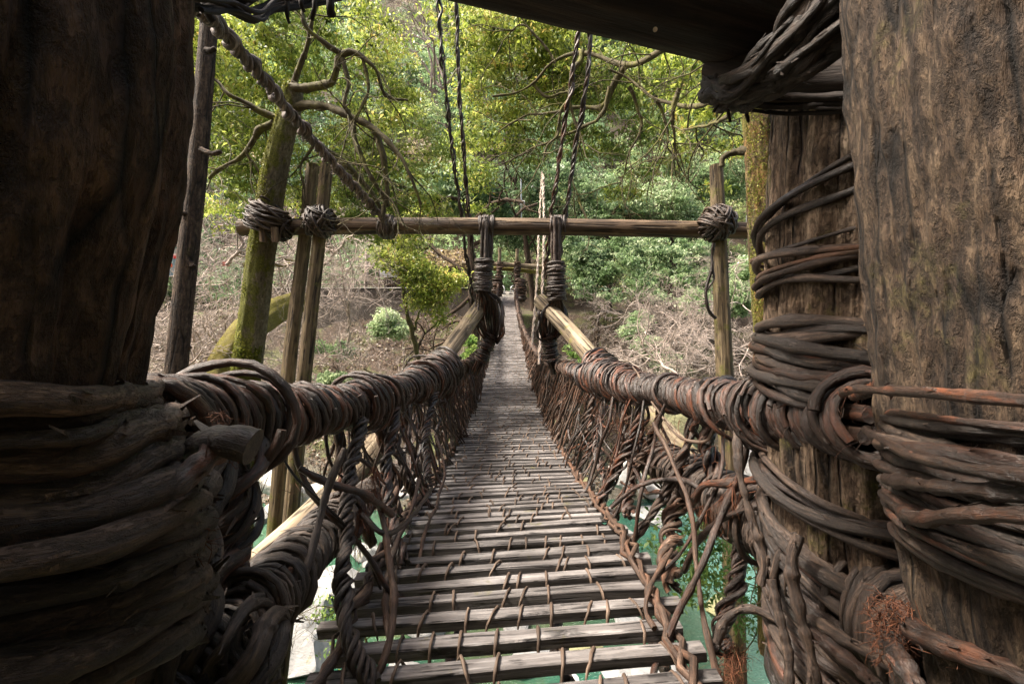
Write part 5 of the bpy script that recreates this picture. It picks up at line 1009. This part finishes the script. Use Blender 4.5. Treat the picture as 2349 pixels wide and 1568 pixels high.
b = MB(); xx = np.linspace(-3, 2.2, 20); b.box((-.5, 41.2, -.02), np.array([1., 0, 0]), np.array([0, 1., 0]), np.array([0, 0, 1.]), 1.3, 1.3, .1, wob=.01, nseg=8, bev=.02); tag(b.build('landing', M['stone'], smooth=False), kind='structure')
# path wall and fence on the left
wy = 43.0; pz = at_y(900, 661, wy)[2]
t = thing('retaining_wall', 'mossy stone retaining wall carrying the path left of the bridge', 'wall', tuple(at_y(930, 700, wy)))
b = MB(); xa, xb = at_y(560, 660, wy)[0], at_y(1140, 660, wy)[0]; nx = 60; gx = np.linspace(xa, xb, nx); rows = []
for q, (dzz, dyy) in enumerate([(0, 0.9), (0, 0), (-.6, -.1), (-1.4, -.25), (-2.4, -.5), (-4, -.8)]): rows.append(np.stack([gx, wy + dyy + (.12 * nz(np.stack([gx, gx * 0 + q, gx * 0], -1), 2.5, q, 2) if q > 1 else 0 * gx), pz + dzz + 0 * gx], -1))
Vv = np.array(rows); ix = np.arange(Vv.shape[0] * nx).reshape(-1, nx); b.add(Vv, np.stack([ix[:-1, :-1], ix[:-1, 1:], ix[1:, 1:], ix[1:, :-1]], -1).reshape(-1, 4)); wm = rock_mat('wall stone', (.045, .032, .022), .1)
b.build('wall', wm, t)
b = MB(); b.box(((xa + xb) / 2, wy + .05, pz + .03), np.array([1., 0, 0]), np.array([0, 1., 0]), np.array([0, 0, 1.]), (xb - xa) / 2, .14, .035, nseg=30, wob=.01, bev=.01); b.build('coping', M['stone'], t)
t = thing('wooden_fence', 'brown two rail log fence along the path left of the bridge', 'fence', tuple(at_y(900, 655, wy + .35)))
for k_ in range(9):
    x = at_y(600 + k_ * 60, 650, wy + .35)[0]; b = MB(); b.tubes(np.array([(x, wy + .35, pz), (x, wy + .35, pz + .95)]), .09, 10, .4); b.build('post', M['bark'], t)
for h in (.78, .36):
    b = MB(); b.tubes(cr([(at_y(590, 650, wy)[0], wy + .27, pz + h), (at_y(1090, 650, wy)[0], wy + .27, pz + h)], 30), .06, 8, .5); b.build('rail', M['bark'], t)
# shelter with mossy roof
def shelter(label, x0, x1, ytop, yeave, ybot, yy, board=False):
    t = thing('shelter', label, 'shelter', tuple(at_y((x0 + x1) / 2, ybot, yy)))
    A_, B_, Cc, Dd = at_y(x0, ytop, yy + 2.2), at_y(x1, ytop, yy + 2.2), at_y(x1, yeave, yy - .4), at_y(x0 - 4, yeave, yy - .4)
    n_ = 16; b = MB(); u = np.linspace(0, 1, n_)[:, None, None]; v = np.linspace(0, 1, n_)[None, :, None]; G_ = (A_ * (1 - v) + B_ * v) * (1 - u) + (Dd * (1 - v) + Cc * v) * u
    G_[..., 2] += .10 * nz(G_, 1.8, 2, 3); lo = G_ - [0, 0, .22]; ix = np.arange(n_ * n_).reshape(n_, n_)
    for GG in (G_, lo): b.add(GG, np.stack([ix[:-1, :-1], ix[:-1, 1:], ix[1:, 1:], ix[1:, :-1]], -1).reshape(-1, 4))
    e = np.concatenate([ix[-1], ix[::-1, -1]]); 
    b.add(np.concatenate([G_[-1], lo[-1]]), [(i, i + 1, i + 1 + n_, i + n_) for i in range(n_ - 1)]); b.add(np.concatenate([G_[:, -1], lo[:, -1]]), [(i, i + 1, i + 1 + n_, i + n_) for i in range(n_ - 1)]); b.add(np.concatenate([G_[:, 0], lo[:, 0]]), [(i, i + 1, i + 1 + n_, i + n_) for i in range(n_ - 1)])
    b.build('roof', roofm, t)
    q = G_.reshape(-1, 3)[rng.integers(0, n_ * n_, 1400)] + rng.normal(size=(1400, 3)) * [.25, .12, .03] + [0, 0, .03]; nn = nrm(rng.normal(size=q.shape) * .7 + [0, -.4, 1]); tt = nrm(np.cross(nn, rng.normal(size=q.shape))); bt = np.cross(nn, tt); l = rng.uniform(.05, .14, (1400, 1))
    b = MB(); b.add(np.stack([q - tt * l, q + bt * l * .6, q + tt * l, q - bt * l * .6], 1).reshape(-1, 3), np.arange(5600).reshape(-1, 4), None, None, np.repeat(rng.uniform(0, 1, 1400), 4)); b.build('moss', M['moss'] if random.random() < .5 else M['leaf_litter'], t)
    c = at_y((x0 + x1) / 2, (yeave + ybot) / 2, yy + 1.2); hw = abs(at_y(x1, 600, yy)[0] - at_y(x0, 600, yy)[0]) / 2; hh = (at_y(x0, yeave, yy)[2] - at_y(x0, ybot, yy)[2]) / 2
    b = MB(); b.box(c + [0, .5, 0], np.array([1., 0, 0]), np.array([0, 1., 0]), np.array([0, 0, 1.]), hw * .92, .08, hh + .5, wob=.0, bev=.01); b.build('wall', M['beam_dark'], t)
    for q in (-.9, 0, .9):
        b = MB(); b.tubes(np.array([c + [hw * q, -1.3, hh + .1], c + [hw * q, -1.3, -hh - .6]]), .09, 8, .5); b.build('post', M['log'], t)
    return t, c, hw, hh
m_, nt_, b_ = mat('mossy thatch'); g_ = nt_.nodes.new('ShaderNodeNewGeometry'); c_ = ramp(nt_, noise(nt_, g_.outputs['Position'], 5, 6, .8), [(.35, (.035, .023, .013)), (.47, (.13, .083, .048)), (.55, (.15, .13, .03)), (.66, (.25, .165, .10))])
nt_.links.new(c_, b_.inputs['Base Color']); b_.inputs['Roughness'].default_value = .95; roofm = m_
t, c, hw, hh = shelter('low shelter with a mossy thatched roof left of the left hanger', 978, 1075, 572, 610, 655, 43.5)
t, c, hw, hh = shelter('open shelter with a bark roof above the path fence, half hidden by the leaning sapling', 872, 960, 574, 600, 655, 47)
t = thing('notice_board', 'white notice board under the shelter behind the path fence', 'sign', tuple(at_y(890, 655, 45))); b = MB(); b.box(at_y(891, 625, 45), np.array([1., 0, 0]), np.array([0, 1., 0]), np.array([0, 0, 1.]), .85, .03, .45, bev=.01); b.build('board', M['white'], t)
for xx in (868, 914):
    b = MB(); b.tubes(np.array([at_y(xx, 610, 45), at_y(xx, 658, 45)]), .06, 8, .6); b.build('leg', M['log'], t)
t = thing('flood_lamp', 'black pole with a box shaped flood lamp in front of the mossy roof', 'lamp', tuple(at_y(1108, 720, 38)))
b = MB(); b.tubes(np.array([at_y(1127, 585, 38), at_y(1118, 640, 38), at_y(1108, 720, 38)]) - [.0, 0, 0], .055, 8); b.build('pole', M['dark_metal'], t); b = MB(); b.box(at_y(1127, 580, 38), np.array([1., 0, 0]), np.array([0, 1., 0]), np.array([0, 0, 1.]), .19, .1, .11, bev=.02); b.build('lamp_head', M['dark_metal'], t)
t = thing('traffic_mirror', 'round convex mirror on a pole before the mossy roof', 'mirror', tuple(at_y(1099, 660, 44)))
bm_v, f_ = ico(3); b = MB(); v_ = bm_v * [.42, .09, .42]; b.add(v_, None, f_, v_, .5); o = b.build('mirror', M['metal'], t); o.matrix_parent_inverse.identity(); o.location = at_y(1099, 608, 44) - np.array(t.location); b = MB(); b.tubes(np.array([at_y(1099, 604, 44.1), at_y(1099, 660, 44.1)]), .04, 8); b.build('pole', M['metal'], t)
t = thing('utility_post', 'pale upright concrete post behind the fence at left', 'post', tuple(at_y(840, 655, 45))); b = MB(); b.tubes(cr([at_y(843, 575, 45), at_y(839, 658, 45)], 14), .2, 14, .8, lump=.06); b.build('shaft', M['twig'], t)
b = MB(); b.box(at_y(1078, 637, 45.2), np.array([1., 0, 0]), np.array([0, 1., 0]), np.array([0, 0, 1.]), .3, .04, .34, bev=.01); tag(b.build('banner', M['blue']), 'small blue panel under the mossy roof', 'panel')
t = thing('street_lamp', 'white globe lamp beyond the right end of the cross log', 'lamp', tuple(at_y(1716, 520, 52))); b = MB(); v_ = bm_v * .36; b.add(v_, None, f_, v_, .5); o = b.build('globe', M['white'], t); o.matrix_parent_inverse.identity(); o.location = at_y(1725, 491, 52) - np.array(t.location)
b = MB(); b.tubes(cr([at_y(1713, 545, 52), at_y(1713, 495, 52), at_y(1718, 482, 52), at_y(1726, 484, 52)], 16), .06, 8); b.build('pole', M['metal'], t)
# signs among the twigs at the far left
t = thing('sign_board', 'red, white and blue lettered sign board at the far left behind the bare shrubs', 'sign', tuple(at_y(383, 620, 40)))
for (yy_, mm, hh_) in ((585, 'red', .19), (597, 'white', .24), (609, 'orange', .17)):
    b = MB(); b.box(at_y(382, yy_, 40), np.array([1., 0, 0]), np.array([0, 1., 0]), np.array([0, 0, 1.]), .50, .03, hh_, bev=.005); b.build('panel', M[mm], t)
def text(s, p, size, m, parent):
    cu = bpy.data.curves.new('lettering', 'FONT'); cu.body = s; cu.size = size; cu.extrude = .004; cu.align_x = 'CENTER'; cu.align_y = 'CENTER'
    o = bpy.data.objects.new('lettering', cu); COL.objects.link(o); dg = bpy.context.evaluated_depsgraph_get(); me = bpy.data.meshes.new_from_object(o.evaluated_get(dg)); bpy.data.objects.remove(o); me.materials.clear(); me.materials.append(m)
    o = bpy.data.objects.new('lettering', me); COL.objects.link(o); o.parent = parent; o.location = np.array(p) - np.array(parent.location); o.rotation_euler = (R(90), 0, 0)
text('全員運行', at_y(382, 585, 40) - [0, .05, 0], .26, M['white'], t); text('んに雪休', at_y(382, 597, 40) - [0, .05, 0], .28, M['blue'], t); text('受付中', at_y(382, 609, 40) - [0, .05, 0], .26, M['white'], t)
t = thing('sign_board', 'smaller red sign edge right of the lettered sign board', 'sign', tuple(at_y(403, 600, 40.5))); b = MB(); b.box(at_y(407, 588, 40.5), np.array([1., 0, 0]), np.array([0, 1., 0]), np.array([0, 0, 1.]), .35, .03, .2, bev=.005); b.build('panel', M['red'], t)
t = thing('banner', 'faint red banner glimpsed through the bare twigs left of the mossy tree', 'banner', tuple(at_y(515, 640, 38)))
b = MB(); b.box(at_y(517, 604, 38), np.array([1., 0, 0]), np.array([0, 1., 0]), np.array([0, 0, 1.]), .34, .02, .22, bev=.004); b.build('cloth', M['red'], t)
b = MB(); b.tubes(np.array([at_y(506, 600, 38), at_y(507, 645, 38)]), .03, 6); b.build('pole', M['metal'], t)
t = thing('house', 'pale blue grey house wall glimpsed at the far left edge of the slope', 'house', tuple(at_y(345, 620, 50)))
b = MB(); b.box(at_y(335, 600, 50), np.array([1., 0, 0]), np.array([0, 1., 0]), np.array([0, 0, 1.]), 3.2, 2, 1.6, bev=.02); b.build('wall', plain('blue grey render', (.30, .36, .40), .8, 0, .1), t)
b = MB(); b.box(at_y(335, 562, 50), np.array([1., 0, 0]), np.array([0, 1., 0]), np.array([0, 0, 1.]), 3.6, 2.4, .12, bev=.03); b.build('roof', M['dark_metal'], t)
b = MB(); b.box(at_y(362, 598, 47.98), np.array([1., 0, 0]), np.array([0, 1., 0]), np.array([0, 0, 1.]), .5, .03, .5, bev=.01); b.build('window', M['dark_metal'], t)
t = thing('marker_pole', 'orange and white pole at the left edge above the thick vines', 'pole', tuple(P(316, 870, 14)))
b = MB(); b.tubes(cr(PP((314, 790, 14), (316, 850, 14)), 6), .05, 10); b.build('shaft', M['orange'], t); b = MB(); b.tubes(cr(PP((316, 850, 14), (317, 880, 14)), 6), .08, 10); b.build('base', M['white'], t)
t = thing('blue_lamp', 'small pale lamp fitting on the tree trunk above the cross log', 'lamp', tuple(P(1198, 470, 34))); b = MB(); b.box(P(1198, 466, 34), np.array([1., 0, 0]), np.array([0, 1., 0]), np.array([0, 0, 1.]), .17, .1, .18, bev=.02); b.build('housing', M['white'], t)
b = MB(); b.tubes(np.array([P(1195, 410, 34.1), P(1196, 520, 34.1)]), .05, 8); b.build('pole', M['metal'], t)
